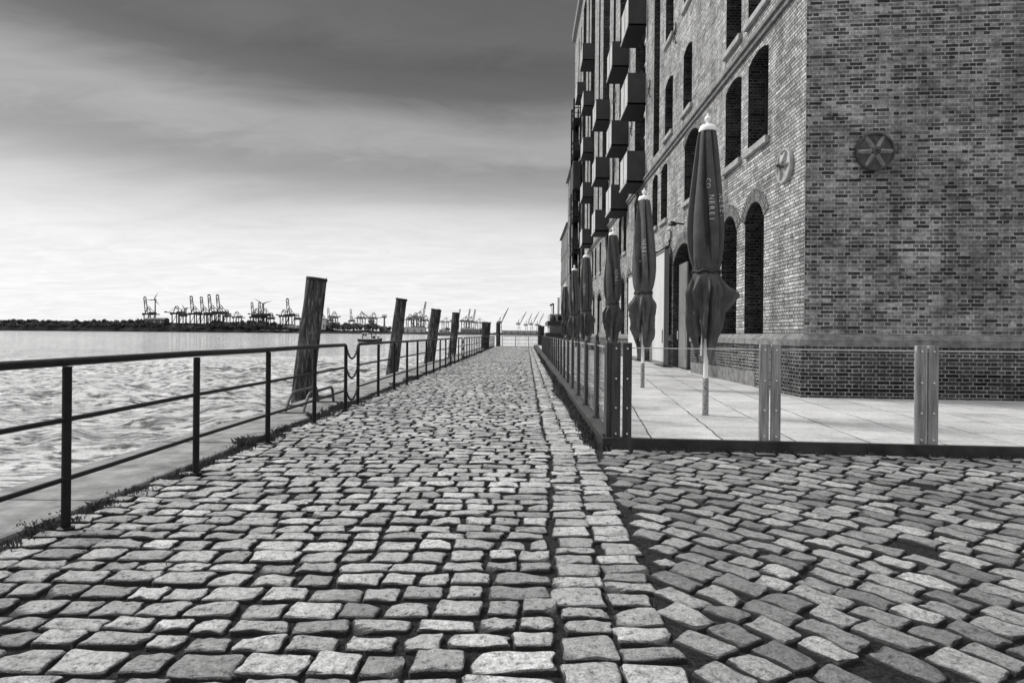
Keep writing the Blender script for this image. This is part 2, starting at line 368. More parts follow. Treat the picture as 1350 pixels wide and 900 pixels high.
# ------------------------------------------------------------------ the ground
XR=-2.93           # quay railing line
XQ=-4.12           # quay edge
XF=1.0             # side line of the glass fence
YC=7.1             # front line of the terrace kerb at its corner
YEND=64.0
TH=R_(5)           # the gable and the terrace front are turned by this angle
def front_y(x): return YC-math.tan(TH)*(x-.9)
mb=MB(); mb.add([(x_,y_,-.025) for x_,y_ in ((-3.2,-12),(70,-12),(70,140),(4.5,140),(4.5,65.6),(-3.2,65.6))],[(0,1,2,3,4,5)])
tag(mb.build('ground',M['soil']),kind='structure')
mb=MB(); yq=-12.0
while yq<66:
    yn=min(66.2,yq+rng.uniform(2.2,2.6)); j=rng.normal(0,.004,3)
    mb.prism([(XQ+j[0],yq+.006),(-3.16,yq+.006),(-3.16,yn-.006),(XQ+j[0],yn-.006)],-4,.03+j[1]); yq=yn
mb.prism([(XQ+.03,-12),(-3.18,-12),(-3.18,66.1),(XQ+.03,66.1)],-4,.005)
mb.prism([(-3.16,65.0),(4.5,65.0),(4.5,66.2),(-3.16,66.2)],-4,.028)
mb.prism([(4.5,66.2),(4.9,66.2),(4.9,140),(4.5,140)],-4,.03)
tag(mb.build('quay_wall',M['concrete'],bevel=.03),kind='structure')

def stones(cx, cy, hx, hy, ang, samples, depth=.055, seed=0, crown=.005, bumpy=.0045):
    r=np.random.default_rng(seed); n=len(cx); s=np.array(samples); k=len(s)
    U,V=np.meshgrid(s,s,indexing='xy'); U=U.ravel(); V=V.ravel()
    m=np.maximum(np.abs(U),np.abs(V)); p=13
    q=np.where(m>0, m/np.maximum((np.abs(U)**p+np.abs(V)**p)**(1/p),1e-9),1)
    u=U*q; v=V*q
    cj=r.normal(-.0,.075,(n,4,2)).clip(-.18,.13)                 # corner jitter
    wts=np.stack([(1-u)*(1-v),(1+u)*(1-v),(1+u)*(1+v),(1-u)*(1+v)],1)/4
    off=np.einsum('kc,ncd->nkd',wts,cj)
    # wavy sides
    ph=r.uniform(0,6.28,(n,1)); th=np.arctan2(v,u)[None,:]
    wob=1+m[None,:]*(.03*np.sin(3*th+ph)+.026*np.sin(5*th+2.3*ph)+.018*np.sin(9*th+1.7*ph))
    lx=(u[None,:]+off[:,:,0])*wob*hx[:,None]; ly=(v[None,:]+off[:,:,1])*wob*hy[:,None]
    t=np.clip((m-.87)/.13,0,1)
    edge=np.where(t<.999,.009*t**1.8,depth)
    z=crown*(1-m**2)[None,:]-edge[None,:]
    tx=r.normal(0,.022,(n,1)); ty=r.normal(0,.02,(n,1)); h=r.normal(0,.0035,(n,1))
    z=z+lx*tx+ly*ty+h
    # a few stones have a corner broken off
    cu=r.choice([-1,1],(n,1)); cv=r.choice([-1,1],(n,1)); ck=(r.uniform(0,1,(n,1))<.3)*r.uniform(.01,.035,(n,1))
    z=z-ck*np.clip((u[None,:]*cu+v[None,:]*cv-1.05)/.6,0,1)
    a=r.uniform(0,6.28,(n,4)); f=r.uniform(1.5,4,(n,4))
    z=z+bumpy*(np.sin(f[:,0:1]*u+a[:,0:1])*np.cos(f[:,1:2]*v+a[:,1:2])+.6*np.sin(2.3*f[:,2:3]*u+a[:,2:3])*np.sin(2.1*f[:,3:4]*v+a[:,3:4]))*(m<.95)
    ca=np.cos(ang)[:,None]; sa=np.sin(ang)[:,None]
    X=cx[:,None]+lx*ca-ly*sa; Y=cy[:,None]+lx*sa+ly*ca
    Vt=np.stack([X,Y,z],2).reshape(-1,3)
    i,j=np.meshgrid(np.arange(k-1),np.arange(k-1),indexing='xy'); b=(j*k+i).ravel()
    q4=np.stack([b,b+1,b+k+1,b+k],1)
    Q=(q4[None]+(np.arange(n)*k*k)[:,None,None]).reshape(-1,4)
    return Vt,Q
S_NEAR=[-1,-.992,-.965,-.92,-.84,-.6,-.2,.2,.6,.84,.92,.965,.992,1]; S_FAR=[-1,-.975,-.88,0,.88,.975,1]
def bound_x(y): return np.interp(y,[0,3,7,9,20,64],[.55,.66,.80,.76,.80,.95])
A=[]
y=1.4; row=0
while y<YEND+.6:
    ph_=rng.uniform(.135,.195)
    xb=float(bound_x(y)); x=-3.04+rng.uniform(-.12,.05)
    xe=xb-.495+rng.uniform(-.03,.012)
    while x<xe-.08:
        wl=rng.uniform(.17,.285)
        if xe-(x+wl)<.12: wl=xe-x
        wav=.03*math.sin(x*1.1+row*.05)+.012*math.sin(x*2.7+row*.17)
        gp=rng.uniform(.012,.038)
        A.append((x+wl/2,y+ph_/2+wav+rng.normal(0,.006),(wl-gp)/2,(ph_-rng.uniform(.024,.046))/2,rng.normal(0,.022)))
        x+=wl
    y+=ph_; row+=1
for k in range(2):                                           # the two edging courses along the border
    y=1.4+rng.uniform(0,.1)
    while y<YEND+.4:
        hh=rng.uniform(.12,.23); xb=float(bound_x(y))
        A.append((xb-.245*(1.5-k)+rng.normal(0,.010),y+hh/2,.117+rng.normal(0,.007),(hh-rng.uniform(.016,.036))/2,rng.normal(0,.035)))
        y+=hh
A=np.array(A); near=A[:,1]<9.5
keep=rng.uniform(0,1,len(A))>-1
Vn,Qn=stones(*[A[near&keep,i] for i in range(5)],S_NEAR,seed=3)
Vf,Qf=stones(*[A[~near&keep,i] for i in range(5)],S_FAR,seed=4)
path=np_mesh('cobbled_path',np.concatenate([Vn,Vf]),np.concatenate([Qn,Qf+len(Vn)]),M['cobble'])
tag(path,kind='structure')
# the yard in front of the terrace: courses running on the diagonal in shallow arcs
B=[]; C0=np.array([-3.35,-.52]); Rr=2.2
while Rr<17:
    cw=rng.uniform(.16,.20); rm=Rr+cw/2; a=-0.9+rng.uniform(0,.02)
    while a<1.6:
        L=rng.uniform(.19,.30); da=L/rm; aa=a+da/2; wv=.05*math.sin(aa*9+Rr*.7)
        p=C0+np.array([math.cos(aa),math.sin(aa)])*(rm+wv); a+=da
        if p[1]<.9 or p[0]>9.5 or p[1]>front_y(p[0])-.14: continue
        if p[0]<float(bound_x(p[1]))+.09: continue
        B.append((p[0],p[1],(L-rng.uniform(.014,.034))/2,(cw-rng.uniform(.014,.036))/2,aa+math.pi/2+rng.normal(0,.05)))
    Rr+=cw
x=.95
while x<9.5:                                                 # one course along the kerb
    L=rng.uniform(.18,.27); B.append((x+L/2,front_y(x+L/2)-.10,(L-.03)/2,.06,-TH+rng.normal(0,.04))); x+=L
Bq=np.array(B)                                               # small infill stones along the seam
for _ in range(900):
    yy=rng.uniform(1.6,6.9); xx=float(bound_x(yy))+rng.uniform(.07,.34)
    if np.min(np.hypot(Bq[:,0]-xx,(Bq[:,1]-yy)))<.165: continue
    aa=math.atan2(yy-C0[1],xx-C0[0])+math.pi/2+rng.normal(0,.3); q_=rng.uniform(.05,.075)
    B.append((xx,yy,q_*rng.uniform(1,1.3),q_*.9,aa)); Bq=np.array(B)
B=np.array(B); kp=rng.uniform(0,1,len(B))>.01; B=B[kp]
Vy,Qy=stones(*[B[:,i] for i in range(5)],S_NEAR,seed=5)
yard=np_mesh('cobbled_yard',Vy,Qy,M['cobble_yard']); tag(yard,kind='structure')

# terrace
mb=MB(); xk=.93; mb.prism([(xk+.07,front_y(xk)+.02),(12,front_y(12)+.07),(12,70),(xk+.22,70)],-.05,ZT)
tag(mb.build('terrace',M['slab']),kind='structure')
mb=MB()                                                      # steel edging: two straight lengths
fx=lambda x,d:(x+d*math.sin(TH)*0,front_y(x)+d)
mb.prism([(xk-.03,front_y(xk)),(12,front_y(12)),(12,front_y(12)+.07),(xk-.03,front_y(xk)+.07)],-.04,ZT+.012)
mb.prism([(xk-.03,front_y(xk)+.072),(xk+.145,front_y(xk)+.072),(xk+.55,70),(xk+.14,70)],-.04,ZT+.010)
tag(mb.build('kerb',M['kerb'],bevel=.006),kind='structure')

# ------------------------------------------------------------------ river and far shore
def grid(name,x0,x1,nx,y0,y1,ny,zf,mat):
    xs=np.linspace(x0,x1,nx); ys=np.linspace(y0,y1,ny); X,Y=np.meshgrid(xs,ys)
    V=np.stack([X,Y,zf(X,Y)],2).reshape(-1,3)
    i,j=np.meshgrid(np.arange(nx-1),np.arange(ny-1)); b=(j*nx+i).ravel()
    return V,np.stack([b,b+1,b+nx+1,b+nx],1)
def waves(X,Y):
    z=np.zeros_like(X); r=np.random.default_rng(11)
    for k in range(30):
        L=.5*1.11**k; th=r.normal(1.3,.45); q=2*math.pi/L
        z+=.0085*min(L,7)*np.sin(q*(X*math.cos(th)+Y*math.sin(th))+r.uniform(0,6.28)+.8*np.sin(.37*X+.21*Y+k))*1.5
    fade=np.clip((75-np.hypot(X+4,Y-6))/30,0,1)
    return ZW+z*fade
V1,Q1=grid('w',-80,-4,560,-2,80,700,waves,None)
V2=np.array([(-6000,-60,ZW-.12),(6000,-60,ZW-.12),(6000,1935,ZW-.12),(-6000,1935,ZW-.12)],float)
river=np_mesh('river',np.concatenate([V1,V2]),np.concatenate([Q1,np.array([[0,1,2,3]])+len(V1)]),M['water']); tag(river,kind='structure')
mb=MB(); mb.add([(-14000,1930,-.8),(14000,1930,-.8),(14000,22000,1),(-14000,22000,1)],[(0,1,2,3)])
tag(mb.build('terrain',M['land']),kind='structure')
DF=2000.0
def fx_(px,D=DF): return (px-CX)*D/F
def fz_(px,py,D=DF): return EYE+D/F*(CY+ROLL*(px-CX)-py)
# bank: an embankment strip with an uneven top
vs=[];fs=[]
pxs=np.arange(-260,760,3)
for i,px in enumerate(pxs):
    hb=np.interp(px,[-260,190,300,390,430,620,760],[30,28,22,15,11,7,4])*(1+.2*random.uniform(-1,1))
    X=fx_(px); vs+=[(X,1925,ZW-1),(X,1932,ZW+hb*.45),(X,1975,ZW+hb),(X,2100,ZW+hb*.8)]
    if i:
        b=4*(i-1); fs+=[(b+k,b+4+k,b+5+k,b+k+1) for k in range(3)]
tag(MB().add(vs,fs).build('far_bank',M['bank']),kind='structure')
# far trees: crowns of leaf clumps
def crown_mesh(mb,rx,rz,cz,n,sz,seed):
    r=random.Random(seed); lobes=[(r.uniform(-.5,.5)*rx,r.uniform(-.5,.5)*rx,cz+r.uniform(-.35,.45)*rz,r.uniform(.4,.62)) for _ in range(7)]
    for _ in range(n):
        lx,ly,lz,lr=r.choice(lobes)
        d=Vector((r.gauss(0,1),r.gauss(0,1),r.gauss(0,1))).normalized()*(r.random()**.4)
        p=Vector((lx+d.x*lr*rx,ly+d.y*lr*rx,lz+d.z*lr*rz))
        a=Vector((r.gauss(0,1),r.gauss(0,1),r.gauss(0,1))).normalized(); b=a.orthogonal().normalized(); k=sz*r.uniform(.6,1.4)
        c_=a.cross(b)
        mb.add([p+b*k,p+c_*k*.7,p-b*k,p-c_*k*.7],[(0,1,2,3)])
def make_tree(mat,seed,lab):
    t=empty('broadleaf_tree'); tag(t,lab,'tree','trees on the far bank')
    m=MB(); crown_mesh(m,14,13,20,520,2.6,seed); m.build('crown',mat,t,uv=False)
    m=MB(); m.tube([(0,0,-4),(.5,0,8),(.2,.4,16)],1.0,6,r2=.5); m.tube([(.3,0,10),(4,1,18)],.5,5,r2=.2); m.tube([(.3,0,10),(-4,-1,19)],.5,5,r2=.2)
    m.build('trunk',M['bark'],t,smooth=True,uv=False); return t
TL=['low dark bushy tree in the belt along the far bank','pale grey rounded tree on the far bank between the tall piles']
protos=[[make_tree(M['leaf0'],s_,TL[0]) for s_ in (1,2,3)],[make_tree(M['leaf1'],s_,TL[1]) for s_ in (4,5)]]
usedp=set()
def put_tree(px,ytop,wpx,kind,D):
    pr=random.choice(protos[kind]); o=pr if id(pr) not in usedp else copy_tree(pr); usedp.add(id(pr))
    H=fz_(px,ytop,D)+1; o.location=(fx_(px,D),D,0); sx_=wpx*D/F/32
    o.scale=(sx_,sx_,H/34.0); o.rotation_euler=(0,0,random.uniform(0,6))
top=lambda px: np.interp(px,[-250,0,100,190,214,222,235,252,270,283,297,310,330,347,357,372,392,425],[421,420,421,420,419,424.5,425,426,426,420,422,423,421.5,420.5,424,426,428,429])
px=-60
while px<430:
    put_tree(px,float(top(px))+random.uniform(3,5.5),random.uniform(10,16),0,random.uniform(1936,1946)); px+=random.uniform(7,11)
px=-60
while px<425:
    put_tree(px,float(top(px))+random.uniform(-.8,1.2),random.uniform(9,15),0,random.uniform(1955,1990)); px+=random.uniform(6.5,9.5)
for px,yt,wp in ((437,423,17),(444,424.5,14),(452,426,12),(458,424,13),(463,426,10),(471,425,12),(484,425.5,12),(497,427,10),(432,428,10),(467,426,9),(476,426,10),(491,424,15),(503,429,9),(513,430,9),(590,431.5,8),(598,432,8),(634,433,8),(643,433.5,8)):
    put_tree(px,yt,wp,1,1960)
# sheds and container stacks
def shed(px0,px1,y0,y1,name,label,mat,D=1950,roofmat=None,cat='shed',grp=None):
    X0,X1=fx_(px0,D),fx_(px1,D); Z1=fz_((px0+px1)/2,y0,D); Z0=max(fz_((px0+px1)/2,y1,D),0)
    t=empty(name,((X0+X1)/2,D,Z0)); h=(X1-X0)/2; H=Z1-Z0
    m=MB(); m.box(-h,h,0,30,-Z0*0-1,H*.8); m.build('wall',mat,t,uv=False)
    m=MB(); m.add([(-h-1,-1,H*.8),(h+1,-1,H*.8),(h+1,31,H*.8),(-h-1,31,H*.8),(-h-1,15,H),(h+1,15,H)],[(0,1,5,4),(2,3,4,5),(0,4,3),(1,2,5),(3,2,1,0)]); m.build('roof',roofmat or M['shed_dark'],t,uv=False)
    m=MB(); k=max(2,int(h/9))
    for i in range(k):
        xx=-h+(i+.5)*2*h/k; m.box(xx-2.2,xx+2.2,-.4,0,H*.12,H*.55)
    m.build('gate',M['shed_dark'] if mat is not M['shed_dark'] else M['shed'],t,uv=False)
    tag(t,label,cat,grp); return t
shed(190,216,418.5,428,'warehouse_shed','long dark flat block at the left end of the far bank below the wind turbine',M['shed_dark'])
shed(342,382,434,436.6,'warehouse_shed','long pale low shed at the waterline left of the biggest pile',M['shed'],1935)
shed(373,392,428.5,432,'warehouse_shed','pale shed close beside the left edge of the biggest pile',M['shed'],1945)
shed(420.5,429,421.5,434,'warehouse_shed','square pale block just right of the biggest pile',M['shed'],1945,cat='building')
shed(520,531,430.5,437,'warehouse_shed','pale shed just right of the second pile',M['shed'],1945)
shed(533,560,431,438,'warehouse_shed','long pale shed between the second and third pile',M['shed'],1945)
shed(579,591,434,438.5,'warehouse_shed','small pale shed between the third and fourth pile',M['shed'],1945)
shed(607,633,433,439,'warehouse_shed','grey shed right of the fourth pile',M['far1'],1945)
shed(662,712,435.5,439.6,'warehouse_shed','long hazy shed behind the end railing',M['far2'],1945)

# gantry cranes: portal, platform, a-frame, boom
def gantry(mat,raised,lab,cat='crane'):
    t=empty('gantry_crane'); tag(t,lab,cat,'cranes of the container port')
    m=MB()
    for sx_ in (-11,11):
        for sy in (-14,14): m.bar((sx_,sy,0),(sx_,sy,58),2.6)
        m.bar((sx_,-14,24),(sx_,14,24),2.4); m.bar((sx_,-14,24),(sx_,14,56),1.4); m.bar((sx_,-14,6),(sx_,14,6),2)
    for sy in (-14,14): m.bar((-11,sy,26),(11,sy,26),2.2); m.bar((-11,sy,57),(11,sy,57),3)
    m.build('portal',mat,t,uv=False)
    m=MB(); m.box(-14,14,-16,40,57,60.5); m.box(-9,10,8,26,60.5,66); m.box(-15,-10,-20,-12,54,62); m.box(9,16,-6,4,56,64); m.bar((-16,0,60),(16,0,66),1.2); m.bar((-6,-20,59),(-6,52,59),2.2); m.bar((6,-20,59),(6,52,59),2.2)
    m.build('platform',mat,t,uv=False)
    m=MB()
    for sx_ in (-1,1):
        m.bar((sx_*8,-12,60),(sx_*5.2,-6,80),2); m.bar((sx_*5.2,-6,80),(sx_*3,-6,83),2); m.bar((sx_*6,30,60),(sx_*4,-6,81),1.3)
    m.bar((-3,-6,83),(3,-6,83),2.2); m.bar((-5.6,-8,76),(5.6,-8,76),1.4)
    m.build('mast_frame',mat,t,uv=False)
    m=MB()
    if raised:
        B0=Vector((0,-18,60)); T=Vector((0,-29,116)); 
    else:
        B0=Vector((0,-18,60)); T=Vector((0,-72,61))
    d=T-B0
    for sx_ in (-4.4,4.4): m.bar(B0+Vector((sx_,0,0)),T+Vector((sx_*.9,0,0)),2.0)
    for k in range(1,12 if raised else 8):
        p=B0+d*(k/11 if raised else k/7.5); 
        if not raised or k in (2,4,7,8,9,11): m.bar(p+Vector((-4.4,0,0)),p+Vector((4.4,0,0)),1.5)
    for k in range(7,10) if raised else range(0): m.bar(B0+d*(k/11)+Vector((-4.2,0,0)),B0+d*((k+1)/11)+Vector((4.2,0,0)),1.0)
    m.bar(T+Vector((-3.8,0,0)),T+Vector((3.8,0,0)),3.2); m.bar(T+Vector((-3,0,2)),T+Vector((3,0,2)),2.0)
    m.build('boom',mat,t,uv=False)
    m=MB()
    for sx_ in (-3,3): m.bar((sx_,-6,83),tuple(B0+d*.62+Vector((sx_,0,0))),.6)
    m.build('stay',mat,t,uv=False)
    return t
gp={}
def put_gantry(px,ytop,mk,raised,rz,lab,D=DF,ybase=None,wide=1.0):
    key=(mk,raised)
    if key not in gp: o=gp[key]=gantry(M[mk],raised,lab)
    else: o=copy_tree(gp[key])
    o['label']=lab; o.location=(fx_(px,D),D,2); o.rotation_euler=(0,0,rz)
    k=(fz_(px,ytop,D)-2)/(118.0 if raised else 85.0); o.scale=(k*wide,k*wide,k)
    return o
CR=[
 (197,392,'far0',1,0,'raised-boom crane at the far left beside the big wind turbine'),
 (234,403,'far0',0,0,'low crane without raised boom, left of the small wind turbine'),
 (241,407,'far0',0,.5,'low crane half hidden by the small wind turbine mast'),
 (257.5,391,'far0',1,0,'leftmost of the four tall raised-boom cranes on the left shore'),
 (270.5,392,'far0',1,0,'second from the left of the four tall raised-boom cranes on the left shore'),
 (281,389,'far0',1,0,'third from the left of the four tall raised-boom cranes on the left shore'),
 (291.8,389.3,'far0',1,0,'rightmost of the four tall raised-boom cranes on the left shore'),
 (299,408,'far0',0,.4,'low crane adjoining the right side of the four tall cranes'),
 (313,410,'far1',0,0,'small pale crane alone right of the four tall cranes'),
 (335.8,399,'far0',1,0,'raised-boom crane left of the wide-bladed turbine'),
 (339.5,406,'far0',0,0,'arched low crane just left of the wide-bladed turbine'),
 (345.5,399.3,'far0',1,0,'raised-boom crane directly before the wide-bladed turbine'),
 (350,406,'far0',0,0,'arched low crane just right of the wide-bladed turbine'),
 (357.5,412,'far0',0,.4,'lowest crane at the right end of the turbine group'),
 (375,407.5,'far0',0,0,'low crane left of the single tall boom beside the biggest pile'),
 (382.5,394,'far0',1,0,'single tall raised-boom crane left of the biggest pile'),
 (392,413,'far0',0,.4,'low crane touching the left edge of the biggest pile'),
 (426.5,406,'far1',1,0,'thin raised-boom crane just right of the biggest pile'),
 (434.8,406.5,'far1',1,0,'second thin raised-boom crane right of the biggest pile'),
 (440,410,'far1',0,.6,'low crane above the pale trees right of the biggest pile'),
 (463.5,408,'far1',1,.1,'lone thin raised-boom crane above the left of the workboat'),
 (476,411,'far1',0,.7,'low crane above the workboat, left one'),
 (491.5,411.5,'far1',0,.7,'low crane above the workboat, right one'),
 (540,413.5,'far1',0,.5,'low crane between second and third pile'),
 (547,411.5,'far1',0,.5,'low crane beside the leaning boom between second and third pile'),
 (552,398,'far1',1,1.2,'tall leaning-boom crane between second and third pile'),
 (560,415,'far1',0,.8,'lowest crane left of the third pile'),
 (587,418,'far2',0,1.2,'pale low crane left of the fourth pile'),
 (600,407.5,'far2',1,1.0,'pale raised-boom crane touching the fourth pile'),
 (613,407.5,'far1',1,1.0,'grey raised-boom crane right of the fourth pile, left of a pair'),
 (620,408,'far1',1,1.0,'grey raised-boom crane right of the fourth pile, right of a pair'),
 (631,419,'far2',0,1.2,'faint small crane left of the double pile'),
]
for px,yt,mk,ra,rz,lab in CR: put_gantry(px,yt,mk,ra,rz,lab)
# slewing jib cranes
def jib_crane(mat,lab,tilt):
    t=empty('jib_crane'); tag(t,lab,'crane','cranes of the container port')
    m=MB()
    for a,b in ((-6,-6),(6,-6),(6,6),(-6,6)): m.bar((a,b,0),(a*.4,b*.4,34),1.7)
    m.bar((-6,-6,10),(6,-6,10),1.2); m.bar((-4.5,-4.5,22),(4.5,-4.5,22),1.2); m.build('tower',mat,t,uv=False)
    m=MB(); m.box(-8,5,-4,4,34,42); m.box(-12,-8,-3,3,35,40); m.bar((-2,0,42),(0,0,54),2.4); m.build('cabin',mat,t,uv=False)
    m=MB(); e=Vector((math.cos(tilt),0,math.sin(tilt))); b0=Vector((4,0,38))
    m.bar(b0,b0+e*52,2.6); m.bar(b0+e*10+Vector((-1,0,2)),b0+e*40+Vector((-1,0,2)),1.0); m.build('jib',mat,t,uv=False)
    m=MB(); m.bar((0,0,54),tuple(b0+e*38),.6); m.bar((0,0,54),(-10,0,40),.6); m.build('stay',mat,t,uv=False); return t
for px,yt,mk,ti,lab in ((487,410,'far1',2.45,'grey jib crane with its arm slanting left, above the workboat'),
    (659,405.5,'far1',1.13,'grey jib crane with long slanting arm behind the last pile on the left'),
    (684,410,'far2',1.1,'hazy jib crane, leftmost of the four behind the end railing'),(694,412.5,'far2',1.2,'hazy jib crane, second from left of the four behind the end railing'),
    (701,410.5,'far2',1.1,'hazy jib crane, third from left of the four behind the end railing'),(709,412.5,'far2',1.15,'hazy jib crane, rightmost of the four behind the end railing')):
    o=jib_crane(M[mk],lab,ti); top_z=38+52*math.sin(ti); k=(fz_(px,yt)-2)/top_z; o.location=(fx_(px),DF+30,2); o.scale=(k,k,k)
# radar tower
t=empty('radar_tower',(fx_(507.5),1990,0)); tag(t,'slim radar tower with a wide head left of the second pile','tower')
H=fz_(507.5,414.5,1990); m=MB(); m.lathe([(5,0),(3,H*.3),(2.4,H*.8)],10); m.build('shaft',M['far1'],t,uv=False)
m=MB(); m.lathe([(2.4,H*.8),(8,H*.86),(8,H*.92),(4,H*.94)],12); m.build('head',M['far1'],t,uv=False)
m=MB(); m.box(-8,8,-1,1,H*.97,H); m.bar((0,0,H*.94),(0,0,H),1); m.build('antenna',M['far1'],t,uv=False)
m=MB(); m.lathe([(13,0),(13,H*.16),(10,H*.34),(4,H*.4)],12); m.build('base',M['far1'],t,uv=False)
# wind turbines
def turbine(px,yh,rpx,angs,lab,mat):
    D=2300; X=fx_(px,D); H=fz_(px,yh,D); L=rpx*D/F
    t=empty('wind_turbine',(X,D,0)); tag(t,lab,'wind turbine','wind turbines on the far shore')
    m=MB(); m.tube([(0,0,0),(0,0,H)],3.4,10,r2=1.9); m.build('tower',mat,t,smooth=True,uv=False)
    m=MB(); m.box(-2.2,2.2,-6,5,H-2,H+3); m.build('nacelle',mat,t,uv=False)
    m=MB(); m.lathe([(2.6,0),(2.2,2),(.6,4)],10); m.build('hub',mat,t,uv=False,xf=Matrix.Translation((0,-6,H))@Matrix.Rotation(R_(90),4,'X'))
    for a in angs:
        a=R_(a); d=Vector((math.cos(a),0,math.sin(a))); n=Vector((-d.z,0,d.x)); o=Vector((0,-7.5,H))
        m=MB(); m.add([o+d*1+n*1.2,o+d*1-n*1.2,o+d*L*.3-n*1.0,o+d*L,o+d*L*.25+n*2.6,o+d*1+n*1.2+Vector((0,1,0)),o+d*1-n*1.2+Vector((0,1,0)),o+d*L*.3-n*1.0+Vector((0,.6,0)),o+d*L+Vector((0,.2,0)),o+d*L*.25+n*2.6+Vector((0,.6,0))],[(0,1,2,3,4),(9,8,7,6,5),(0,5,6,1),(1,6,7,2),(2,7,8,3),(3,8,9,4),(4,9,5,0)])
        m.build('blade',mat,t,uv=False)
turbine(204.3,395.2,11.5,(62,-45,182),'tall wind turbine at the far left of the shore',M['far1'])
turbine(245,407,7.5,(128,10,250),'small wind turbine left of the four tall cranes',M['far1'])
turbine(347,400.5,14,(147,17,262),'wind turbine with wide-spread blades above the middle of the left shore',M['far1'])

# workboat on the river
def boat():
    p=at(488,450.3,210); Y=(EYE-ZW)*F/(450.3-(CY+ROLL*(488-CX)))
    t=empty('workboat',((488-CX)*Y/F,Y,ZW),R_(4)); tag(t,'small dark hulled workboat with white wheelhouse out on the river','boat')
    L=3.9; secs=[(-1,.62,1.1,.5),(-.8,.9,.95,.1),(-.3,1,.85,0),(.3,.96,.9,0),(.75,.62,1.1,.12),(1,.08,1.35,.5)]
    m=MB(); vs=[];fs=[]; W=1.25
    for u,wf,hd,kb in secs:
        vs+=[(u*L,-W*wf,hd),(u*L,-W*wf*.85,.05),(u*L,0,-.5+kb),(u*L,W*wf*.85,.05),(u*L,W*wf,hd)]
    n=len(secs)
    for i in range(n-1):
        for k in range(4): fs.append((5*i+k,5*i+5+k,5*i+6+k,5*i+k+1))
    fs+=[(0,1,2,3,4),(5*n-1,5*n-2,5*n-3,5*n-4,5*n-5)]; m.add(vs,fs); m.build('hull',M['hull'],t,smooth=True)
    m=MB(); m.add([(u*L*.985,sg*W*wf*.97,hd-.1) for u,wf,hd,kb in secs for sg in (-1,1)],[(2*i,2*i+2,2*i+3,2*i+1) for i in range(n-1)]); m.build('deck',M['boat_white'],t)
    m=MB()
    for sg in (-1,1): m.tube([(u*L,sg*W*wf*1.02,hd+.02) for u,wf,hd,kb in secs],.11,6)
    m.build('rubbing_strake',M['boat_white'],t,smooth=True)
    h=MB(); h.prism([(-2.6,-.85),(-.5,-.85),(-.5,.85),(-2.6,.85)],.8,2.9,[(-2.5,-.75),(-.75,-.75),(-.75,.75),(-2.5,.75)]); wh=h.build('wheelhouse',M['boat_white'],t,bevel=.05)
    m=MB(); m.box(-2.35,-1.7,-.87,-.80,1.9,2.6); m.build('window',M['glass'],wh); m=MB(); m.box(-1.5,-.95,-.87,-.80,1.9,2.6); m.build('window',M['glass'],wh)
    m=MB(); m.box(-2.8,-.4,-.95,.95,2.9,3.06); m.build('roof',M['hull'],wh)
    m=MB(); m.box(-2.5,-2.15,-.86,-.82,.9,1.75); m.build('door',M['hull'],wh)
    m=MB(); m.tube([(-1.2,0,3.0),(-1.2,0,4.6)],.08,6); m.tube([(-1.8,0,4.0),(-.6,0,4.0)],.05,6); m.build('mast',M['hull'],t)
    m=MB(); m.tube([(.6,0,.8),(.3,0,3.6)],.16,6); m.tube([(.3,0,3.6),(1.9,0,2.2)],.12,6); m.tube([(1.9,0,2.2),(2.2,0,3.4)],.09,6); m.build('deck_crane',M['hull'],t)
    m=MB(); m.box(.9,1.7,-.6,.6,.8,1.9); m.build('deck_locker',M['hull'],t,bevel=.04)
    m=MB(); m.lathe([(.3,.9),(.34,1.5),(.22,1.7)],10,(2.6,.1)); m.build('winch',M['hull'],t)
    m=MB()
    for u in (1.8,2.4,3.0,3.5): m.tube([(u,-.75*(4.2-u)/2.2,.9),(u,-.75*(4.2-u)/2.2,1.85)],.04,5)
    m.tube([(1.8,-.82,1.85),(3.5,-.25,1.9)],.04,5); m.build('handrail',M['steel'],t)
boat()
# low barges far off near the fourth pile
m_=empty('barge',(fx_(585,900),900,ZW)); tag(m_,'low grey barge on the water left of the fourth pile','boat')
m=MB(); m.prism([(-14,-3),(12,-3),(17,0),(12,3),(-14,3)],-.3,1.8,[(-15,-3.4),(13,-3.4),(19,0),(13,3.4),(-15,3.4)]); m.build('hull',M['far0'],m_,uv=False)
m=MB(); m.box(-13,-8,-2.4,2.4,1.8,5.5); m.build('wheelhouse',M['shed'],m_,uv=False); m=MB(); m.box(-6,9,-2.5,2.5,1.8,2.8); m.build('hatch_cover',M['far1'],m_,uv=False)

